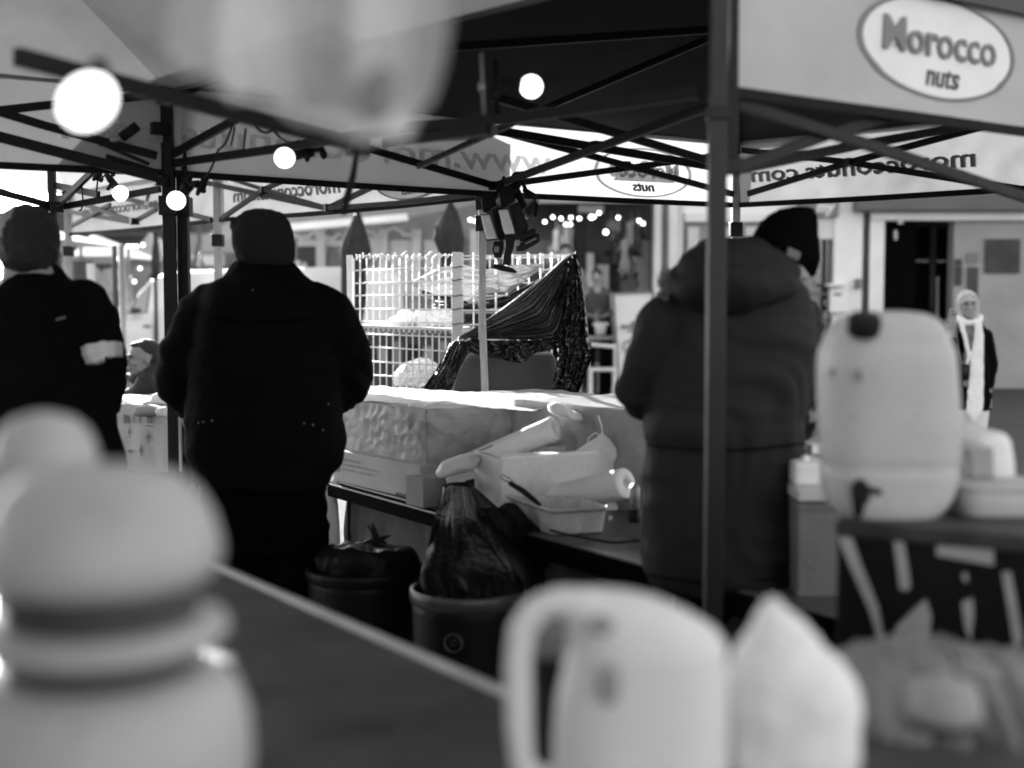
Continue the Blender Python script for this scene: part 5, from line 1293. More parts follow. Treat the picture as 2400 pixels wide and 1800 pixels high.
random.seed(21); fr_ = MB()
for i in range(150):
    t = random.random(); c = q2(1572 + random.uniform(-4, 14) - 14 * math.sin(math.pi * t), 635 + t * 75, random.uniform(-.06, .06))
    d = V((random.uniform(-1, -.1), random.uniform(-.5, .5), random.uniform(-.7, .5))) * .028; fr_.tube([c, c + d * .6, c + d], [.0035, .0025, .001], 5, ends=False)
fr_.build('fur_trim', M['fur'], m2, True)
bn = MB().loftpx([(484, 1850, 1896), (490, 1826, 1908), (505, 1800, 1913), (525, 1780, 1914), (550, 1766, 1916), (575, 1758, 1919), (600, 1765, 1920), (620, 1800, 1919), (638, 1850, 1914), (650, 1880, 1908)], Y2 + .03, .95, 36, 2.1)
fuse(bn, 'beanie', M['knit'], m2, .007, 3, disp=lambda p: .003 * noise.noise(p * 36) + .0014 * math.sin(p.x * 900))
pt_ = MB().prism(pp([(1848, 578), (1878, 592), (1872, 612), (1843, 598)], Y2 - .062), (0, .012, 0)).build('beanie_label', M['midwall'], m2, bevel=.003)
ck_ = MB(); ck_.ell(q2(1868, 640, -.055), (.028, .02, .022), Matrix.Rotation(.6, 3, 'Y')); ck_.ell(q2(1884, 648, -.05), (.014, .02, .014)); ck_.build('cheek', M['skin'], m2, True)
tr_ = MB(); tr_.loftpx([(1320, 1530, 1870), (1380, 1545, 1872), (1440, 1552, 1870)], Y2, .5, 26, 2.2)
tr_.tube([q2(1628, 1400), q2(1622, 1560), up(q2(1622, 1560), .1)], [.105, .09, .075], 18); tr_.tube([q2(1790, 1400), q2(1800, 1560), up(q2(1800, 1560), .1)], [.105, .09, .075], 18)
fuse(tr_, 'trousers', M['trouser'], m2, .014, 3, disp=wrinkle(.008, 7.0))
for x in (1622, 1800):
    s_ = MB(); b = up(W(x, 1560, Y2), 0); s_.ell(b + V((0, .08, .04)), (.05, .15, .045)); s_.ell(b + V((0, 0, .07)), (.05, .06, .06)); fuse(s_, 'boot', M['black'], m2, .01)
MB().tube([q2(1572, 1382, -.1), q2(1580, 1400, -.1), q2(1576, 1430, -.1)], [.003, .004, .004], 6).build('drawstring', M['greywall'], m2, True)
# ---------------- man with the reflective armband (left edge)
Y3 = 3.9
m3 = thing('person', up(W(140, 700, Y3), 0), 'person in a black jacket with a pale reflective armband at the left edge', 'person')
q3 = lambda x, y, dy=0: W(x, y, Y3 + dy)
body = MB(); headparts(body, q3(66, 575, 0), RZ(math.pi - .5), 1.0)
body.tube([q3(80, 660), q3(110, 800), q3(120, 1000), q3(120, 1150)], [.09, .15, .15, .15], 16)
body.tube([q3(190, 730), q3(235, 900, .05), q3(235, 960, .25)], [.05, .045, .03], 12); hand(body, q3(235, 960, .25), V((-.3, .9, -.2)), V((.6, .3, .6)), V((-.3, -.2, -.9)), 1, .4)
body.tube([q3(20, 730), q3(-30, 900, .05), q3(-10, 960, .25)], [.05, .045, .03], 12); hand(body, q3(-10, 960, .25), V((.3, .9, -.2)), V((-.6, .3, .6)), V((.3, -.2, -.9)), 1, .4)
for x in (60, 190): body.tube([q3(x, 1100), q3(x, 1400), up(q3(x, 1400), .08)], [.08, .055, .04], 12)
fuse(body, 'body', M['skin'], m3, .010)
jk = MB()
jk.loftpx([(640, 45, 132), (655, 20, 160), (672, -10, 196), (700, -30, 222), (760, -50, 240), (850, -55, 252), (940, -50, 262), (1020, -50, 272), (1090, -48, 290), (1130, -40, 292)], Y3, [.09, .11, .14, .16, .18, .19, .19, .19, .19, .18], 40, 2.3)
jk.tube([q3(190, 700), q3(215, 745, .02), q3(240, 830, .03), q3(250, 900, .05), q3(240, 945, .16), q3(220, 960, .30)], [.075, .080, .072, .062, .06, .05], 20)
jk.tube([q3(10, 700), q3(-20, 745, .02), q3(-45, 830, .03), q3(-50, 900, .05), q3(-30, 945, .16), q3(0, 960, .30)], [.075, .080, .070, .064, .06, .05], 20)
jk.tube([q3(60, 650), q3(100, 648), q3(124, 656)], [.05, .06, .05], 12)
fuse(jk, 'jacket', M['jacket'], m3, .012, 3, disp=wrinkle(.011, 6.0, (.2, .1, 1), 12))
ar = MB()
f1 = curve([q3(178, 818, -.09), q3(205, 808, -.125), q3(240, 800, -.125), q3(270, 800, -.085), q3(291, 803, .0)]); f2 = curve([q3(194, 853, -.09), q3(215, 850, -.125), q3(245, 838, -.125), q3(274, 834, -.085), q3(291, 835, .0)])
ar.grid(40, 8, lambda u, v: f1(u).lerp(f2(u), v) + V((0, -.012 - .006 * noise.noise(V((u * 9, v * 3, 1))), .002 * math.sin(u * 30))))
o = ar.build('reflective_armband', mat('reflective', .50, .45, .2, 18, .4, 60), m3, True); md = o.modifiers.new('s', 'SOLIDIFY'); md.thickness = .03; md.offset = -1
MB().prism(pp([(130, 748), (150, 742), (152, 745), (132, 751)], Y3 - .195), (0, .012, 0)).build('chest_mark', M['midwall'], m3)
hr = MB(); hr.ell(q3(66, 556, .0), (.092, .112, .10)); hr.ell(q3(66, 592, -.02), (.088, .10, .075)); fuse(hr, 'hair', M['hair'], m3, .008, 3, disp=lambda p: .006 * noise.noise(p * 50))
tr_ = MB(); tr_.loftpx([(1090, 0, 260), (1150, 5, 262), (1220, 10, 262)], Y3, .5, 26, 2.2)
for x in (65, 195): tr_.tube([q3(x, 1200), q3(x, 1450), up(q3(x, 1450), .1)], [.11, .09, .075], 18)
fuse(tr_, 'trousers', M['trouser'], m3, .014, 3, disp=wrinkle(.008, 8.0))
for x in (65, 195):
    s_ = MB(); b = up(W(x, 1450, Y3), 0); s_.ell(b + V((0, .08, .04)), (.05, .15, .045)); s_.ell(b + V((0, 0, .07)), (.05, .06, .06)); fuse(s_, 'boot', M['black'], m3, .01)
# ---------------- seated man in profile
Y4 = 8.2
m4 = thing('person', up(W(330, 700, Y4), 0), 'seated person with short dark hair in profile, left of the two poles', 'person')
q4 = lambda x, y, dy=0: W(x, y, Y4 + dy)
Rf = RZ(-1.02) @ Matrix.Rotation(.02, 3, 'X')
hc4 = q4(335, 842)
body = MB(); headparts(body, hc4, Rf, 1.0, .95)
body.tube([q4(350, 890), q4(355, 950), q4(358, 1010)], [.10, .15, .15], 16)
Ae, Aw = q4(318, 925, -.1), q4(285, 935, -.05)
body.tube([q4(335, 905, -.12), Ae, Aw], [.05, .045, .03], 12); body.tube([q4(375, 905, .15), q4(340, 935, .15), q4(300, 938, .1)], [.05, .045, .03], 12)
hand(body, Aw, V((-.9, -.2, -.05)), V((0, -.9, .3)), V((0, 0, -1)), 1, .3); hand(body, q4(300, 938, .1), V((-.9, .2, -.05)), V((0, .9, .3)), V((0, 0, -1)), 1, .3)
for y in (-.1, .1): body.tube([q4(360, 1010, y), q4(300, 1015, y), up(q4(295, 1015, y), .08)], [.08, .06, .045], 12)
fuse(body, 'body', mat('tanned_skin', .20, .6, .12, 25, .2, 120), m4, .0055, 1); facebits(m4, hc4, Rf, 1.0)
q = lambda x, y, z: hc4 + Rf @ V((x, y, z))
hr = MB(); hr.ell(q(0, .030, .060), (.080, .088, .070), Rf); hr.ell(q(0, .060, .005), (.075, .056, .070), Rf); hr.ell(q(0, -.030, .092), (.050, .046, .022), Rf)
fuse(hr, 'hair', M['hair'], m4, .006, 3, disp=lambda p: .003 * noise.noise(p * 60))
ct_ = MB(); ct_.loftpx([(868, 345, 378), (885, 325, 388), (905, 312, 398), (930, 304, 402), (960, 298, 402), (1000, 300, 402)], Y4, [.09, .13, .17, .19, .20, .19], 32, 2.2)
ct_.tube([q4(345, 900, -.14), q4(322, 925, -.14), q4(282, 938, -.08)], [.075, .065, .05], 16); ct_.tube([q4(375, 900, .14), q4(345, 928, .14), q4(300, 940, .1)], [.075, .065, .05], 16)
ct_.tube([q4(300, 884, -.02), q4(318, 890, -.08), q4(345, 878, -.10), q4(368, 858, -.04), q4(372, 852, .04), q4(350, 875, .10), q4(318, 888, .07), q4(300, 884, .0)], [.026, .034, .036, .034, .034, .036, .034, .026], 12)
fuse(ct_, 'coat', mat('dark_coat', .014, .7, .3, 6, .3, 200), m4, .009, 3, disp=wrinkle(.009, 3.0, (.6, .1, .8), 16))
tr_ = MB()
for y in (-.1, .1): tr_.tube([q4(362, 1000, y), q4(300, 1010, y), up(q4(295, 1010, y), .1)], [.10, .08, .07], 14)
fuse(tr_, 'trousers', M['trouser'], m4, .012, 3)
for y in (-.1, .1): MB().ell(up(q4(288, 1010, y), .05), (.14, .05, .05)).build('shoe', M['black'], m4, True)
cs = thing('seat_box', up(q4(362, 1000), 0), 'plain box seat under the seated person', 'seat'); MB().box(up(q4(368, 1000), .22), .42, .42, .44).build('seat', M['dkwall'], cs, bevel=.01)
# table before him: patterned cloth and bags
lt = thing('cloth_table', up(W(330, 1000, 6.9), 0), 'table under a patterned cloth in front of the seated person', 'table')
TL = W(262, 948, 6.9); zt_ = TL.z
MB().box(V((W(350, 900, 7.3).x, 7.3, zt_ - .02)), .75, .75, .03).build('table_top', M['whitepaint'], lt)
for a in (-.33, .33):
    for b in (6.98, 7.62): MB().cyl((W(350, 900, 7.3).x + a, b, 0), (W(350, 900, 7.3).x + a, b, zt_ - .03), .02).build('leg', M['frame'], lt, True)
def clf(u, v):
    x = W(265 + u * 185, 1000, 6.9).x
    return V((x, 6.88 - .015 * math.sin(u * 22) * v, zt_ - v * .36 + .004 * math.sin(u * 8)))
co = MB().grid(40, 16, clf); co.grid(20, 12, lambda u, v: V((W(265, 1000, 6.9).x + u * (W(450, 1000, 6.9).x - W(265, 1000, 6.9).x), 6.88 + v * .8, zt_ + .004 * noise.noise(V((u * 8, v * 8, 0))))))
co = co.build('patterned_cloth', M['cloth2'], None, True, loc=tuple(W(330, 980, 6.9)), label='pale cloth with dark diamonds and stripes over the seated person table', cat='tablecloth')
pm = MB()
cy = lambda x, y: W(x, y, 6.862)
for x, w in ((290, 12), (325, 4), (345, 5), (352, 4), (312, 3)):
    pm.prism([cy(x, 972), cy(x + w, 974), cy(x + w, 993), cy(x, 991)], (0, .004, 0))
pm.prism([cy(342, 974), cy(360, 976), cy(360, 980), cy(342, 978)], (0, .004, 0)); pm.prism([cy(342, 996), cy(360, 999), cy(360, 1001), cy(342, 999)], (0, .004, 0))
for x, y, a, b in ((347, 1024, 6, 18), (303, 1012, 4, 16), (330, 1056, 5, 16), (305, 1058, 8, 5)):
    pm.prism([cy(x, y - b), cy(x + a * .4, y - 3), cy(x + a, y), cy(x + a * .4, y + 3), cy(x, y + b), cy(x - a * .4, y + 3), cy(x - a, y), cy(x - a * .4, y - 3)], (0, .004, 0))
pm.build('printed_pattern', M['midwall'], co)
crumple('cloth_bag', [(314, 962), (322, 952), (345, 948), (372, 950), (390, 955), (388, 970), (365, 975), (335, 976), (318, 972)], 6.75, mat('bag_cloth', .22, .8, .2, 8, .3, 60), 'grey cloth bag lying on the table in front of the seated person', 'bag', .008, depth=.1, seed=11)
crumple('white_cloth', [(335, 946), (345, 938), (362, 936), (366, 922), (376, 918), (392, 925), (392, 946), (360, 950)], 6.95, M['paper'], 'white cloth heaped behind the grey bag', 'cloth', .01, depth=.1, seed=12)
crumple('small_bag', [(362, 962), (372, 955), (390, 954), (392, 976), (372, 975)], 6.7, M['render'], 'small pale bag at the foot of the two poles', 'bag', .006, depth=.05, seed=13)
crumple('hanging_cloth', [(418, 938), (442, 942), (438, 990), (450, 1058), (446, 1100), (452, 1130), (436, 1128), (424, 1098), (420, 1020)], 5.4, M['valgrey'], 'pale cloth hanging between the pole and the beanie man', 'cloth', .006, depth=.02, seed=14)
crumple('plastic_bag', [(428, 1160), (440, 1150), (450, 1130), (462, 1156), (474, 1168), (474, 1240), (440, 1235), (425, 1190)], 4.7, M['valgrey'], 'pale plastic bag hanging at the beanie man left hip', 'plastic bag', .01, depth=.04, seed=15)
lx = thing('dark_crate', up(W(330, 1120, 6.6), 0), 'dark crate on the ground below the patterned cloth', 'crate')
MB().box(up(W(330, 1120, 6.7), .22), .62, .4, .42).build('crate_body', M['black'], lx, bevel=.01); MB().box(up(W(330, 1120, 6.48), .3), .12, .01, .06).build('crate_label', M['render'], lx)
# ---------------- woman with the phone (right edge)
Y5 = 11.3
m5 = thing('person', up(W(2272, 700, Y5), 0), 'smiling person in pale headscarf and long white scarf holding up a phone', 'person')
q5 = lambda x, y, dy=0: W(x, y, Y5 + dy)
hc5 = q5(2268, 716); R5 = RZ(-.12) @ Matrix.Rotation(-.06, 3, 'Y')
body = MB(); headparts(body, hc5, R5, .98, .98)
body.tube([q5(2272, 760), q5(2275, 830), q5(2275, 900)], [.08, .12, .13], 16)
Ha = q5(2232, 772, -.16)
body.tube([q5(2236, 790, -.02), q5(2222, 850, -.05), Ha], [.045, .04, .026], 12); body.tube([q5(2312, 790, .02), q5(2322, 860, .03), q5(2316, 920, -.05)], [.045, .04, .026], 12)
hand(body, Ha, V((-.10, 0, 1)), V((-.3, -.1, .95)) if 0 else V((-.9, .1, -.1)), V((.25, -.9, 0)), 1, .45); hand(body, q5(2316, 920, -.05), V((0, 0, -1)), V((-1, 0, 0)), V((-.3, -.6, 0)), 1, .3)
for x in (2260, 2290): body.tube([q5(x, 900), q5(x, 1000), up(q5(x, 1000), .06)], [.075, .05, .035], 12)
fuse(body, 'body', M['skin'], m5, .0055, 1); facebits(m5, hc5, R5, .98, mouth='smile')
q = lambda x, y, z: hc5 + R5 @ (V((x, y, z)) * .98)
sc = MB(); sc.ell(q(0, .02, .052), (.086, .098, .086), R5, 28, 18); sc.ell(q(0, .035, -.02), (.084, .080, .09), R5)
sc.tube([q(-.078, -.02, .03), q(-.082, -.01, -.03), q(-.07, -.01, -.08), q(-.03, -.02, -.125), q(.03, -.02, -.125), q(.07, -.01, -.08), q(.082, -.01, -.03), q(.078, -.02, .03), q(.05, -.055, .088), q(0, -.068, .098), q(-.05, -.055, .088), q(-.078, -.02, .03)], .018, 10)
fuse(sc, 'headscarf', mat('scarf_pale', .45, .85, .1, 14, .4, 90), m5, .007, 2, disp=lambda p: .003 * noise.noise(p * 34))
wc = MB(); wc.tube([q5(2248, 748, -.08), q5(2262, 757, -.12), q5(2280, 757, -.12), q5(2296, 750, -.07), q5(2298, 744, .02), q5(2285, 742, .08), q5(2255, 742, .08), q5(2246, 746, 0), q5(2248, 748, -.08)], .028, 12)
wc.tube([q5(2252, 755, -.11), q5(2262, 790, -.16), q5(2270, 830, -.17), q5(2266, 855, -.17)], [.022, .02, .018, .014], 8)
wc.loftpx([(752, 2286, 2300), (780, 2284, 2305), (830, 2277, 2306), (900, 2270, 2306), (950, 2266, 2304), (968, 2266, 2300), (985, 2276, 2286)], Y5 - .19, [.02] * 7, 16, 3)
fuse(wc, 'white_scarf', M['paper'], m5, .008, 2, disp=wrinkle(.006, 2.0, (1, 0, .1), 20))
cf = MB(); cf.loftpx([(752, 2258, 2290), (765, 2242, 2308), (785, 2233, 2318), (830, 2236, 2316), (880, 2232, 2320), (930, 2230, 2324), (960, 2232, 2324)], Y5 + .02, [.07, .10, .12, .125, .13, .13, .13], 32, 2.2)
cf.tube([q5(2243, 785), q5(2226, 845, -.03), q5(2228, 815, -.10), q5(2231, 796, -.14)], [.065, .06, .05, .042], 14); cf.tube([q5(2310, 785), q5(2324, 850), q5(2318, 905, -.03)], [.065, .055, .045], 14)
fuse(cf, 'dark_coat', M['jacket'], m5, .010, 3, disp=wrinkle(.007, 2.5))
MB().prism(pp([(2262, 765), (2285, 765), (2284, 800), (2272, 890), (2256, 862), (2268, 820)], Y5 - .125), (0, .02, 0)).build('patterned_top', mat('patterned_fabric', .22, .8, .8, 70), m5, bevel=.004)
MB().loftpx([(950, 2236, 2318), (1000, 2240, 2312), (1040, 2246, 2306)], Y5 + .01, [.12, .11, .1], 24, 2.2).build('light_trousers', M['render'], m5, True)
tz = MB()
for x in (2258, 2292): tz.tube([q5(x, 1030), up(q5(x, 1030), .1)], [.085, .06], 14, ends=False)
tz.build('trouser_legs', M['render'], m5, True)
for x in (2258, 2292): MB().ell(up(q5(x, 1030, -.06), .05), (.05, .13, .05)).build('shoe', M['black'], m5, True)
ph = MB().prism([q5(2219, 768, -.19), q5(2238, 772, -.19), q5(2245, 728, -.19), q5(2226, 723, -.19)], (0, .012, 0)).build('phone', mat('phone_case', .22, .4, .5, 40), None, bevel=.006, loc=tuple(q5(2232, 748, -.19)), label='phone in a mottled case held up by the person in the headscarf', cat='phone')
MB().ell(q5(2233, 730, -.193), (.010, .003, .010)).build('camera_lens', M['glass'], ph, True)
hb = thing('shoulder_bag', q5(2262, 870, -.15), 'small dark shoulder bag on the hip of the person in the headscarf', 'bag')
MB().ell(q5(2262, 872, -.17), (.06, .03, .075)).build('pouch', M['black'], hb, True); MB().tube([q5(2254, 855, -.18), q5(2246, 820, -.16), q5(2242, 785, -.12), q5(2245, 765, -.08)], .006, 6).build('strap', M['midwall'], hb, True)
# ---------------- distant people
def farperson(px, pyh, Y, lab, hairm, coat, seated=False, s=1.0):
    hc_ = W(px, pyh, Y); t = thing('person', up(hc_, 0), lab, 'person', None); R = RZ(random.uniform(-.5, .5))
    b = MB(); headparts(b, hc_, R, s)
    z0 = hc_.z; sh = z0 - .24; hp = sh - .50
    x0 = hc_.x
    b.tube([V((x0, Y, sh)), V((x0, Y, hp))], [.12, .14], 14)
    for k in (-1, 1):
        e = V((x0 + k * .26, Y - .05, sh - .26)); w = V((x0 + k * .14, Y - .28, sh - .36)); b.tube([V((x0 + k * .17, Y, sh)), e, w], [.045, .04, .03], 10); hand(b, w, V((-k * .5, -.8, 0)), V((k, 0, .2)), V((0, 0, -1)), 1, .4)
        kn = V((x0 + k * .12, Y - (.42 if seated else 0), hp - (.05 if seated else .42))); b.tube([V((x0 + k * .09, Y, hp)), kn, V((kn.x, kn.y, .06))], [.08, .06, .045], 10)
    fuse(b, 'body', M['skin'], t, .014, 2)
    c = MB(); c.rings([[V((x0 + a * math.cos(q), Y + a * .6 * math.sin(q), z)) for q in [2 * math.pi * j / 20 for j in range(20)]] for a, z in ((.07, sh + .09), (.16, sh + .04), (.22, sh - .05), (.22, sh - .3), (.21, hp - .1))])
    for k in (-1, 1): c.tube([V((x0 + k * .18, Y, sh - .02)), V((x0 + k * .27, Y - .05, sh - .27)), V((x0 + k * .16, Y - .25, sh - .35))], [.07, .06, .05], 12)
    fuse(c, 'coat', coat, t, .016, 2, disp=wrinkle(.01, px * .1))
    h = MB(); h.ell(hc_ + V((0, .02, .045)) * s, (.085 * s, .10 * s, .082 * s)); h.ell(hc_ + V((0, .05, -.02)) * s, (.08 * s, .06 * s, .09 * s)); fuse(h, 'hair', hairm, t, .012, 2)
    l = MB()
    for k in (-1, 1):
        kn = V((x0 + k * .12, Y - (.42 if seated else 0), hp - (.05 if seated else .42))); l.tube([V((x0 + k * .09, Y, hp)), kn, V((kn.x, kn.y, .08))], [.10, .085, .07], 12)
    fuse(l, 'trousers', M['trouser'], t, .016, 2)
    return t
random.seed(3)
farperson(1399, 648, 20.3, 'dark haired person in dark clothes behind the cafe table', M['hair'], M['dkwall'], True)
farperson(1325, 592, 17.0, 'dark haired person whose head shows above the wire cage corner', M['hair'], M['midwall'])
farperson(975, 712, 17.5, 'fair haired person in a pale top seen through the wire cage', mat('fair_hair', .18, .7, .4, 40), M['render'])
# ================================================================ FOREGROUND
F0, F1 = G(420, 1295, .95), G(1180, 1632, .95)
fd = (F1 - F0).normalized(); fn_ = V((fd.y, -fd.x, 0)); fn_ = fn_ if fn_.y < 0 else -fn_
FA, FB = F0 - fd * 1.0, F1 + fd * 1.1
ft = thing('counter', up((FA + FB) / 2 + fn_ * .35, 0), 'dark slate counter with a pale rim running along the bottom left', 'counter')
MB().prism([FA, FB, FB + fn_ * .78, FA + fn_ * .78], (0, 0, -.03)).build('counter_top', M['foretop'], ft, bevel=.004)
MB().bar(FA - fn_ * .010 + V((0, 0, -.013)), FB - fn_ * .010 + V((0, 0, -.013)), .02, .034).build('pale_rim', M['forerim'], ft, bevel=.003)
MB().bar(FA + fn_ * .09 + V((0, 0, -.5)), FB + fn_ * .09 + V((0, 0, -.5)), .02, .9).build('front_panel', M['oil'], ft)
for k in (.1, .9):
    for b in (.12, .72): MB().bar(up(FA.lerp(FB, k) + fn_ * b, .92), up(FA.lerp(FB, k) + fn_ * b, 0), .04, .04, V((0, 1, 0))).build('leg', M['frame'], ft)
FZ = .951
# --- big ribbed tub at the left
fj = W(240, 1350, 1.12)
t = thing('ribbed_tub', up(fj, FZ), 'large blurred pale ribbed tub at the bottom left corner', 'tub')
k = 1.12 / FP
prof = [(60, 1090), (130, 1098), (190, 1120), (232, 1160), (262, 1215), (280, 1285), (276, 1325), (252, 1350), (225, 1364)]
zz = lambda y: W(240, y, 1.12).z
MB().lathe([(r * k, zz(y)) for r, y in reversed(prof)], up(fj, 0), 56).build('lid', M['hdpe'], t, True)
MB().lathe([(225 * k, zz(1510)), (268 * k, zz(1504)), (294 * k, zz(1480)), (286 * k, zz(1456)), (225 * k, zz(1444))], up(fj, 0), 56).build('rib', M['hdpe'], t, True)
MB().lathe([(220 * k, zz(1450)), (222 * k, zz(1446)), (222 * k, zz(1366)), (220 * k, zz(1360))], up(fj, 0), 40).build('shade_ring', M['dkwall'], t, True)  # dark ring puts the shade of the groove into the colour
MB().lathe([(300 * k, FZ), (330 * k, FZ + .005), (345 * k, zz(1760)), (338 * k, zz(1680)), (312 * k, zz(1612)), (272 * k, zz(1578)), (222 * k, zz(1566))], up(fj, 0), 56).build('tub', M['hdpe'], t, True)
MB().lathe([(218 * k, zz(1572)), (220 * k, zz(1566)), (220 * k, zz(1512)), (216 * k, zz(1504))], up(fj, 0), 40).build('shade_ring', M['dkwall'], t, True)  # second dark ring, painted shade of the gap below the rib
fk = W(105, 1100, 1.32)
t = thing('white_jar', up(fk, FZ), 'blurred pale rounded jar behind the ribbed tub at the left edge', 'jar')
MB().lathe([(.045, FZ), (.052, FZ + .01), (.054, W(0, 1120, 1.32).z), (.053, W(0, 1060, 1.32).z), (.045, W(0, 1010, 1.32).z), (.030, W(0, 980, 1.32).z), (.010, W(0, 966, 1.32).z)], up(fk, 0), 40).build('jar_body', M['hdpe'], t, True)
MB().lathe([(.0545, W(0, 1140, 1.32).z), (.057, W(0, 1135, 1.32).z), (.057, W(0, 1120, 1.32).z), (.0545, W(0, 1116, 1.32).z)], up(fk, 0), 40).build('jar_rim', M['hdpe'], t, True)
# --- white jug, handle towards the left
Yj = 1.36; qj = lambda x, y, dy=0: W(x, y, Yj + dy)
t = thing('white_jug', up(qj(1450, 1600), FZ), 'blurred white jug with a loop handle at the bottom centre', 'jug')
jb = MB()
jb.loftpx([(1386, 1340, 1440), (1394, 1310, 1500), (1412, 1300, 1560), (1440, 1314, 1620), (1475, 1330, 1680), (1505, 1334, 1700), (1560, 1322, 1700), (1640, 1304, 1702), (1740, 1296, 1704), (1860, 1296, 1704)], Yj + .02, [.02, .035, .05, .06, .065, .07, .07, .07, .07, .07], 40, 2.6)
jb.tube([qj(1380, 1412), qj(1310, 1408), qj(1255, 1428), qj(1222, 1478), qj(1214, 1560), qj(1216, 1700), qj(1226, 1800), qj(1300, 1850)], [.016, .0155, .015, .0145, .0145, .0145, .0145, .015], 18)
fuse(jb, 'jug_body', M['white'], t, .004, 4)
MB().ell(qj(1410, 1465, -.045), (.014, .006, .010)).build('dent_mark', M['greywall'], t, True)
MB().ell(qj(1428, 1605, -.052), (.012, .004, .022)).build('dent_mark', M['greywall'], t, True)
# grey object seen through the handle
t2 = thing('lidded_pot', qj(1300, 1510, .12), 'grey lidded pot seen through the loop of the white jug', 'pot')
MB().lathe([(.02, 0), (.028, .004), (.028, .03), (.015, .036)], qj(1295, 1535, .12), 24).build('lid', M['midwall'], t2, True)
MB().lathe([(.024, -.16), (.026, -.15), (.026, 0)], qj(1295, 1535, .12), 24).build('neck', M['black'], t2, True)
# --- crumpled paper bag
sk = MB().loftpx([(1404, 1806, 1822), (1425, 1786, 1840), (1460, 1766, 1880), (1500, 1740, 1915), (1540, 1716, 1952), (1575, 1700, 1996), (1620, 1694, 2014), (1700, 1690, 2016), (1860, 1690, 2016)], 1.42, [.006, .015, .03, .045, .055, .06, .06, .06, .06], 44, 2.2)
o = sk.build('paper_bag', M['paper'], None, True, loc=tuple(up(W(1850, 1700, 1.42), FZ)), label='blurred white crumpled paper bag right of the jug at the bottom', cat='paper bag')
md = o.modifiers.new('s', 'SUBSURF'); md.levels = 2; md.render_levels = 2; bake(o); displace(o, lambda p: .006 * noise.noise(p * 26) + .004 * abs(noise.noise(p * 50))); o.data.shade_smooth()
# second counter continuing right under these
ft2 = thing('counter', (.95, 1.45, 0), 'low dark shelf under the white jug and the draped cloth at the bottom right', 'counter')
MB().box((.80, 1.33, .925), 1.15, .55, .05).build('counter_top', M['foretop'], ft2, bevel=.004)
for x in (.3, 1.3):
    for y in (1.12, 1.55): MB().box((x, y, .45), .04, .04, .90).build('leg', M['frame'], ft2)
# --- draped grey cloth bottom right
def drape():
    top = [(1935, 1535), (1985, 1516), (2040, 1502), (2080, 1493), (2120, 1487), (2170, 1491), (2220, 1500), (2300, 1514), (2420, 1530), (2560, 1560)]
    f = curve([W(x, y, 1.75) for x, y in top])
    def g_(u, v):
        p = f(u); b = V((p.x, 1.75 - .40 * v, p.z - .24 * v ** 1.4))
        return b + V((0, 0, .028 * noise.noise(V((u * 13, v * 3, 2))) * min(1, v * 3) + .014 * abs(noise.noise(V((u * 22, v * 4, 7))))))
    return g_
mb = MB().grid(110, 40, drape()); f_ = drape()
mb.grid(60, 10, lambda u, v: f_(u, 0) - V((0, -.01 * v, v * .55)))
mb.build('draped_cloth', mat('drape_grey', .17, .8, .25, 9, .3, 60), None, True, loc=tuple(W(2120, 1560, 1.7)), label='folded grey cloth draped over the goods at the bottom right corner', cat='cloth')
t = thing('round_pot', W(2215, 1625, 1.45), 'round dark lid resting on the grey cloth in the bottom right corner', 'lid')
MB().lathe([(.040, -.03), (.042, -.01), (.036, .012), (.015, .02), (.003, .022)], W(2215, 1630, 1.45), 30).build('dome', M['greywall'], t, True); MB().lathe([(.045, -.034), (.047, -.03), (.044, -.026)], W(2215, 1630, 1.45), 30).build('edge', M['black'], t, True)
crumple('white_cloth', [(2240, 1562), (2290, 1556), (2340, 1560), (2345, 1590), (2290, 1592), (2250, 1584)], 1.5, M['valgrey'], 'small pale cloth on the grey drape at the bottom right', 'cloth', .004, depth=.02, seed=21)
# --- jerrycan
Yc = 2.45
t = thing('water_container', W(2080, 1220, Yc), 'large milky plastic water container with a dark tap, right of the parka man', 'water container')
rows = [(730, 2040, 2120), (733, 2010, 2150), (742, 1985, 2175), (758, 1962, 2195), (785, 1940, 2213), (815, 1928, 2224), (860, 1921, 2231), (930, 1920, 2233), (1000, 1923, 2235), (1060, 1927, 2236), (1110, 1929, 2234), (1150, 1932, 2224), (1180, 1942, 2205), (1200, 1960, 2180), (1214, 1985, 2150), (1222, 2020, 2115)]
jc = MB().loftpx(rows, Yc, [.05, .075, .09, .10, .108, .11, .112, .112, .112, .112, .112, .11, .108, .10, .09, .06], 48, 3.2)
o = jc.build('can_body', M['hdpe'], t, True); md = o.modifiers.new('s', 'SUBSURF'); md.levels = 2; md.render_levels = 2; bake(o)
displace(o, lambda p: -.004 * math.exp(-((p.z - (W(0, 1085, Yc).z - W(0, 1220, Yc).z)) / .006) ** 2) + -.003 * math.exp(-((p.z - (W(0, 800, Yc).z - W(0, 1220, Yc).z)) / .008) ** 2) + .004 * noise.noise(p * 7)); o.data.shade_smooth()
cpz = W(2026, 757, Yc - .098)
MB().lathe([(.026, -.022), (.029, -.018), (.030, .006), (.026, .014), (.012, .016), (.001, .016)], cpz, 26, ez=V((0, -.35, .94)), ey=V((0, .94, .35))).build('screw_cap', M['rubber'], t, True)
tap = MB(); qc = lambda x, y, dy=-.12: W(x, y, Yc + dy)
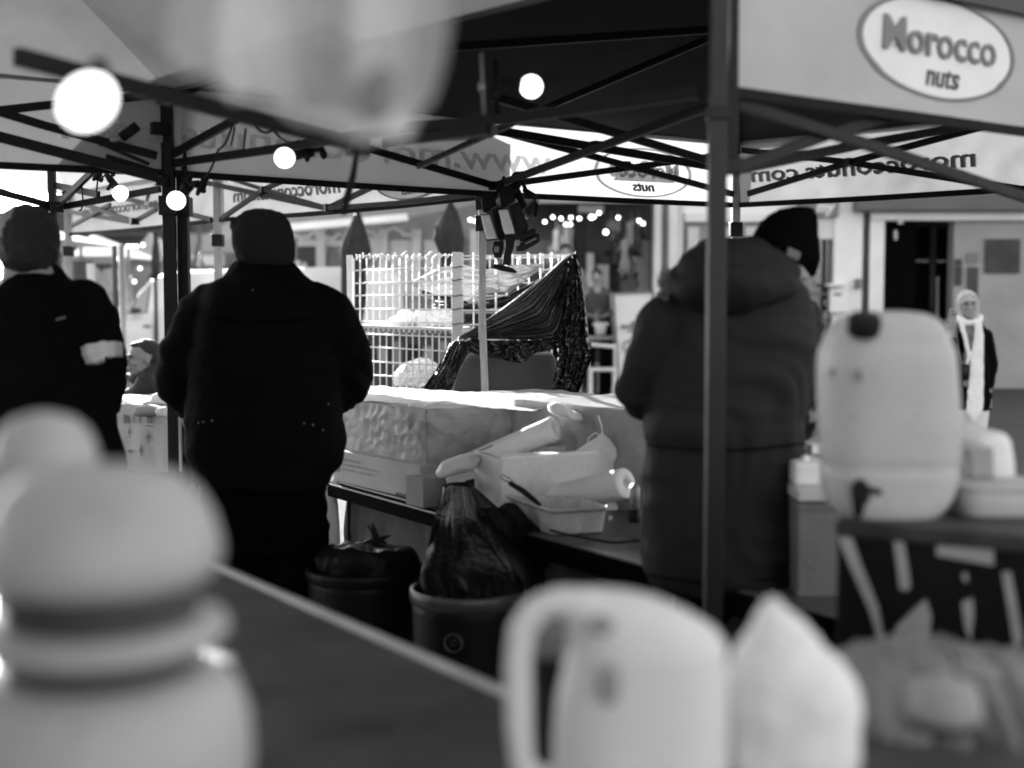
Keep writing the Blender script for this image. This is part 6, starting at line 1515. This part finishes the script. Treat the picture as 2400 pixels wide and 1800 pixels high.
tap.tube([qc(2016, 1150, -.10), qc(2014, 1150, -.15)], [.018, .014], 14); tap.tube([qc(2016, 1138, -.155), qc(2014, 1165, -.155), qc(2011, 1206, -.15)], [.015, .015, .009], 12); tap.tube([qc(2018, 1142, -.16), qc(2040, 1150, -.165), qc(2062, 1154, -.165)], [.010, .007, .007], 10); tap.tube([qc(2012, 1160, -.15), qc(2035, 1170, -.15)], [.012, .006], 10)
fuse(tap, 'tap', M['rubber'], t, .003, 2)
mk = MB(); mk.prism([W(2009, 866, Yc - .118), W(2016, 862, Yc - .118), W(2024, 892, Yc - .118), W(2010, 892, Yc - .118)], (0, .006, 0)); mk.build('moulded_mark', M['midwall'], t, bevel=.002)
MB().ell(W(1952, 873, Yc - .106), (.006, .006, .007)).build('moulded_mark', M['midwall'], t, True)
# --- dark striped covered crate stack under it
A_, B_ = W(1960, 1232, 2.36), W(2460, 1290, 2.18); zc = A_.z; B_.z = zc
ed_ = up(B_ - A_, 0).normalized(); eb = V((-ed_.y, ed_.x, 0))
sc_ = thing('covered_stack', up((A_ + B_) / 2 + eb * .2, 0), 'black covered stack with slanting pale stripes under the water container', 'covered stack')
MB().prism([A_, B_, B_ + eb * .42, A_ + eb * .42], (0, 0, -(zc - .0))).build('cover', M['oil'], sc_, bevel=.01)
def cf_(x, y): 
    P = ONP(x, y, A_, B_); return P - eb * .004
def strp(name, pts, m): MB().prism([cf_(*p) for p in pts], -eb * .003).build(name, M[m], sc_)
strp('stripe', [(1966, 1244), (1992, 1240), (2020, 1320), (2060, 1420), (2074, 1500), (2060, 1500), (2040, 1430), (2000, 1340), (1975, 1280)], 'stripe')
strp('stripe', [(2092, 1242), (2116, 1244), (2130, 1330), (2136, 1374), (2126, 1384), (2110, 1378), (2104, 1320)], 'stripe')
strp('leaf_print', [(2096, 1492), (2104, 1465), (2150, 1420), (2172, 1402), (2184, 1440), (2178, 1520), (2100, 1520)], 'stripe')
strp('leaf_hole', [(2110, 1482), (2122, 1470), (2118, 1488)], 'oil')
strp('stripe', [(2256, 1410), (2280, 1400), (2284, 1440), (2276, 1500), (2264, 1470)], 'stripe')
strp('stripe', [(2256, 1345), (2266, 1340), (2270, 1360), (2262, 1362)], 'stripe')
strp('pale_label', [(2198, 1268), (2330, 1286), (2330, 1324), (2196, 1300)], 'cardgrey')
strp('stripe', [(2350, 1340), (2370, 1338), (2400, 1500), (2380, 1520)], 'stripe')
MB().prism([A_ - eb * .012 + V((0, 0, .012)), B_ - eb * .012 + V((0, 0, .012)), B_ + eb * .43 + V((0, 0, .012)), A_ + eb * .43 + V((0, 0, .012))], (0, 0, -.03)).build('top_board', M['foretop'], sc_, bevel=.006)
# bright jug and tub at the right edge
qe = lambda x, y, dy=0: W(x, y, 2.55 + dy)
t = thing('white_pitcher', qe(2290, 1130), 'bright white pitcher with a handle at the right edge', 'pitcher')
pj = MB(); pj.loftpx([(1008, 2262, 2330), (1014, 2248, 2348), (1030, 2244, 2360), (1080, 2262, 2368), (1128, 2268, 2370), (1140, 2275, 2365)], 2.56, [.05, .06, .065, .065, .06, .05], 30, 2.4)
pj.tube([qe(2275, 1018), qe(2248, 1030), qe(2240, 1062), qe(2243, 1100), qe(2250, 1130), qe(2275, 1132)], [.012, .012, .011, .010, .009, .009], 12)
fuse(pj, 'pitcher_body', M['white'], t, .004, 3)
MB().prism([qe(2272, 1050, -.075), qe(2330, 1050, -.075), qe(2330, 1120, -.075), qe(2276, 1120, -.075)], (0, .012, 0)).build('label_panel', M['greywall'], t, bevel=.004)
t = thing('cream_tub', qe(2310, 1240, -.1), 'pale square tub right of the water container under the pitcher', 'tub')
MB().loftpx([(1128, 2228, 2420), (1134, 2224, 2424), (1170, 2228, 2420), (1225, 2240, 2410), (1240, 2248, 2400)], 2.46, [.07, .075, .075, .07, .06], 36, 4).build('tub', M['hdpe'], t, True); MB().loftpx([(1124, 2226, 2422), (1128, 2220, 2428), (1137, 2220, 2428), (1139, 2226, 2422)], 2.46, [.075, .08, .08, .075], 36, 4).build('tub_lid', M['hdpe'], t, True)
MB().prism([W(2165, 1218, 2.52), W(2195, 1190, 2.52), W(2232, 1165, 2.52), W(2240, 1222, 2.52)], (0, .03, 0)).build('grey_wedge', M['midwall'], None, bevel=.004, loc=tuple(W(2200, 1200, 2.52)), label='grey folded packet wedged between the water container and the pale tub', cat='packet')
# pale counter behind, with small goods
Yk = 3.25
t = thing('pale_counter', up(W(1960, 1300, Yk), 0), 'pale panelled counter between the parka man and the water container', 'counter')
ztop = W(1900, 1160, Yk).z
MB().box((W(2010, 1300, Yk).x, Yk + .25, ztop / 2 - .01), W(2150, 1300, Yk).x - W(1870, 1300, Yk).x, .5, ztop - .02).build('front_panel', M['midwall'], t, bevel=.004)
MB().box((W(2010, 1300, Yk).x, Yk + .25, ztop), W(2154, 1300, Yk).x - W(1866, 1300, Yk).x, .53, .03).build('counter_top', M['render'], t, bevel=.004)
MB().box((W(2010, 1300, Yk).x, Yk + .25, ztop - .028), W(2152, 1300, Yk).x - W(1868, 1300, Yk).x, .515, .012).build('edge_strip', M['midwall'], t)  # thin strip below the counter top
MB().box((W(1915, 1090, Yk).x, Yk + .2, ztop + .045), .09, .3, .06).build('white_tray', M['paper'], None, bevel=.01, loc=(W(1915, 1090, Yk).x, Yk + .2, ztop + .015), label='white tray on the pale counter', cat='tray')
pb_ = thing('small_box', W(1920, 1080, Yk + .25), 'small box with a white top half and pale letters on the pale counter', 'box')
MB().prism([W(1903, 1045, Yk + .22), W(1950, 1048, Yk + .22), W(1950, 1062, Yk + .22), W(1903, 1064, Yk + .22)], (0, .1, 0)).build('box_lid', M['paper'], pb_, bevel=.002)
MB().prism([W(1903, 1064, Yk + .222), W(1950, 1062, Yk + .222), W(1950, 1086, Yk + .222), W(1903, 1086, Yk + .222)], (0, .1, 0)).build('box_side', M['midwall'], pb_)
tt = MB(); text_on(tt, 'DG', planefn(W(1903, 1086, Yk + .219), V((1, 0, 0)), V((0, 0, 1)), V((0, -1, 0))), .024, .013, th=.001); tt.build('letters', M['paper'], pb_)
MB().lathe([(.008, 0), (.011, .003), (.010, .016), (.006, .02)], W(1887, 1086, Yk + .1), 14).build('white_cup', M['paper'], None, True, loc=tuple(W(1887, 1086, Yk + .1)), label='tiny white cup on the pale counter beside the small box', cat='cup')
MB().prism([W(1872, 1035, Yk + .4), W(1900, 1028, Yk + .4), W(1905, 1022, Yk + .4), W(1940, 1018, Yk + .4), W(1940, 1086, Yk + .4), W(1872, 1086, Yk + .4)], (0, .1, 0)).build('grey_carton', M['greywall'], None, bevel=.004, loc=tuple(W(1905, 1086, Yk + .4)), label='grey carton standing behind the small lettered box', cat='carton')
# ================================================================ LIGHT, SKY, CAMERA
SUN_EL, SUN_AZ = math.radians(18), math.radians(-24)      # azimuth from +Y, negative = left
sl_ = bpy.data.lights.new('sun', 'SUN'); sl_.energy = SUN_E; sl_.angle = math.radians(.5); sl_.color = (1, 1, 1)
so = bpy.data.objects.new('sun', sl_); COL.objects.link(so)
dv = V((math.sin(SUN_AZ) * math.cos(SUN_EL), math.cos(SUN_AZ) * math.cos(SUN_EL), math.sin(SUN_EL)))
so.rotation_euler = dv.to_track_quat('Z', 'Y').to_euler(); so.location = dv * 30
wd = bpy.data.worlds.new('World'); scn.world = wd; wd.use_nodes = True
nt = wd.node_tree; nt.nodes.clear()
ow = nt.nodes.new('ShaderNodeOutputWorld'); bg = nt.nodes.new('ShaderNodeBackground'); sky = nt.nodes.new('ShaderNodeTexSky'); bw = nt.nodes.new('ShaderNodeRGBToBW')
sky.sky_type = 'NISHITA'; sky.sun_disc = False; sky.sun_elevation = SUN_EL; sky.sun_rotation = SUN_AZ
nt.links.new(sky.outputs[0], bw.inputs[0]); nt.links.new(bw.outputs[0], bg.inputs['Color']); nt.links.new(bg.outputs[0], ow.inputs[0])
bg.inputs['Strength'].default_value = SKY_S
cam = bpy.data.cameras.new('camera'); co_ = bpy.data.objects.new('camera', cam); COL.objects.link(co_)
cam.sensor_width = 36; cam.sensor_fit = 'HORIZONTAL'; cam.lens = 36 * FP / 2400
co_.location = (0, 0, CH); co_.rotation_euler = (math.pi / 2 - TH, 0, 0)
cam.clip_start = .05; cam.clip_end = 400
cam.dof.use_dof = True; cam.dof.focus_distance = 5.8; cam.dof.aperture_fstop = 1.5
scn.camera = co_
scn.view_settings.view_transform = 'Standard'; scn.view_settings.look = 'None'; scn.view_settings.gamma = 1
scn.view_settings.exposure = EXPO
scn.cycles.use_denoising = DENO; scn.cycles.use_adaptive_sampling = False; scn.cycles.sample_clamp_indirect = 5; scn.cycles.filter_width = 1.8
scn.cycles.max_bounces = 8; scn.cycles.transparent_max_bounces = 12
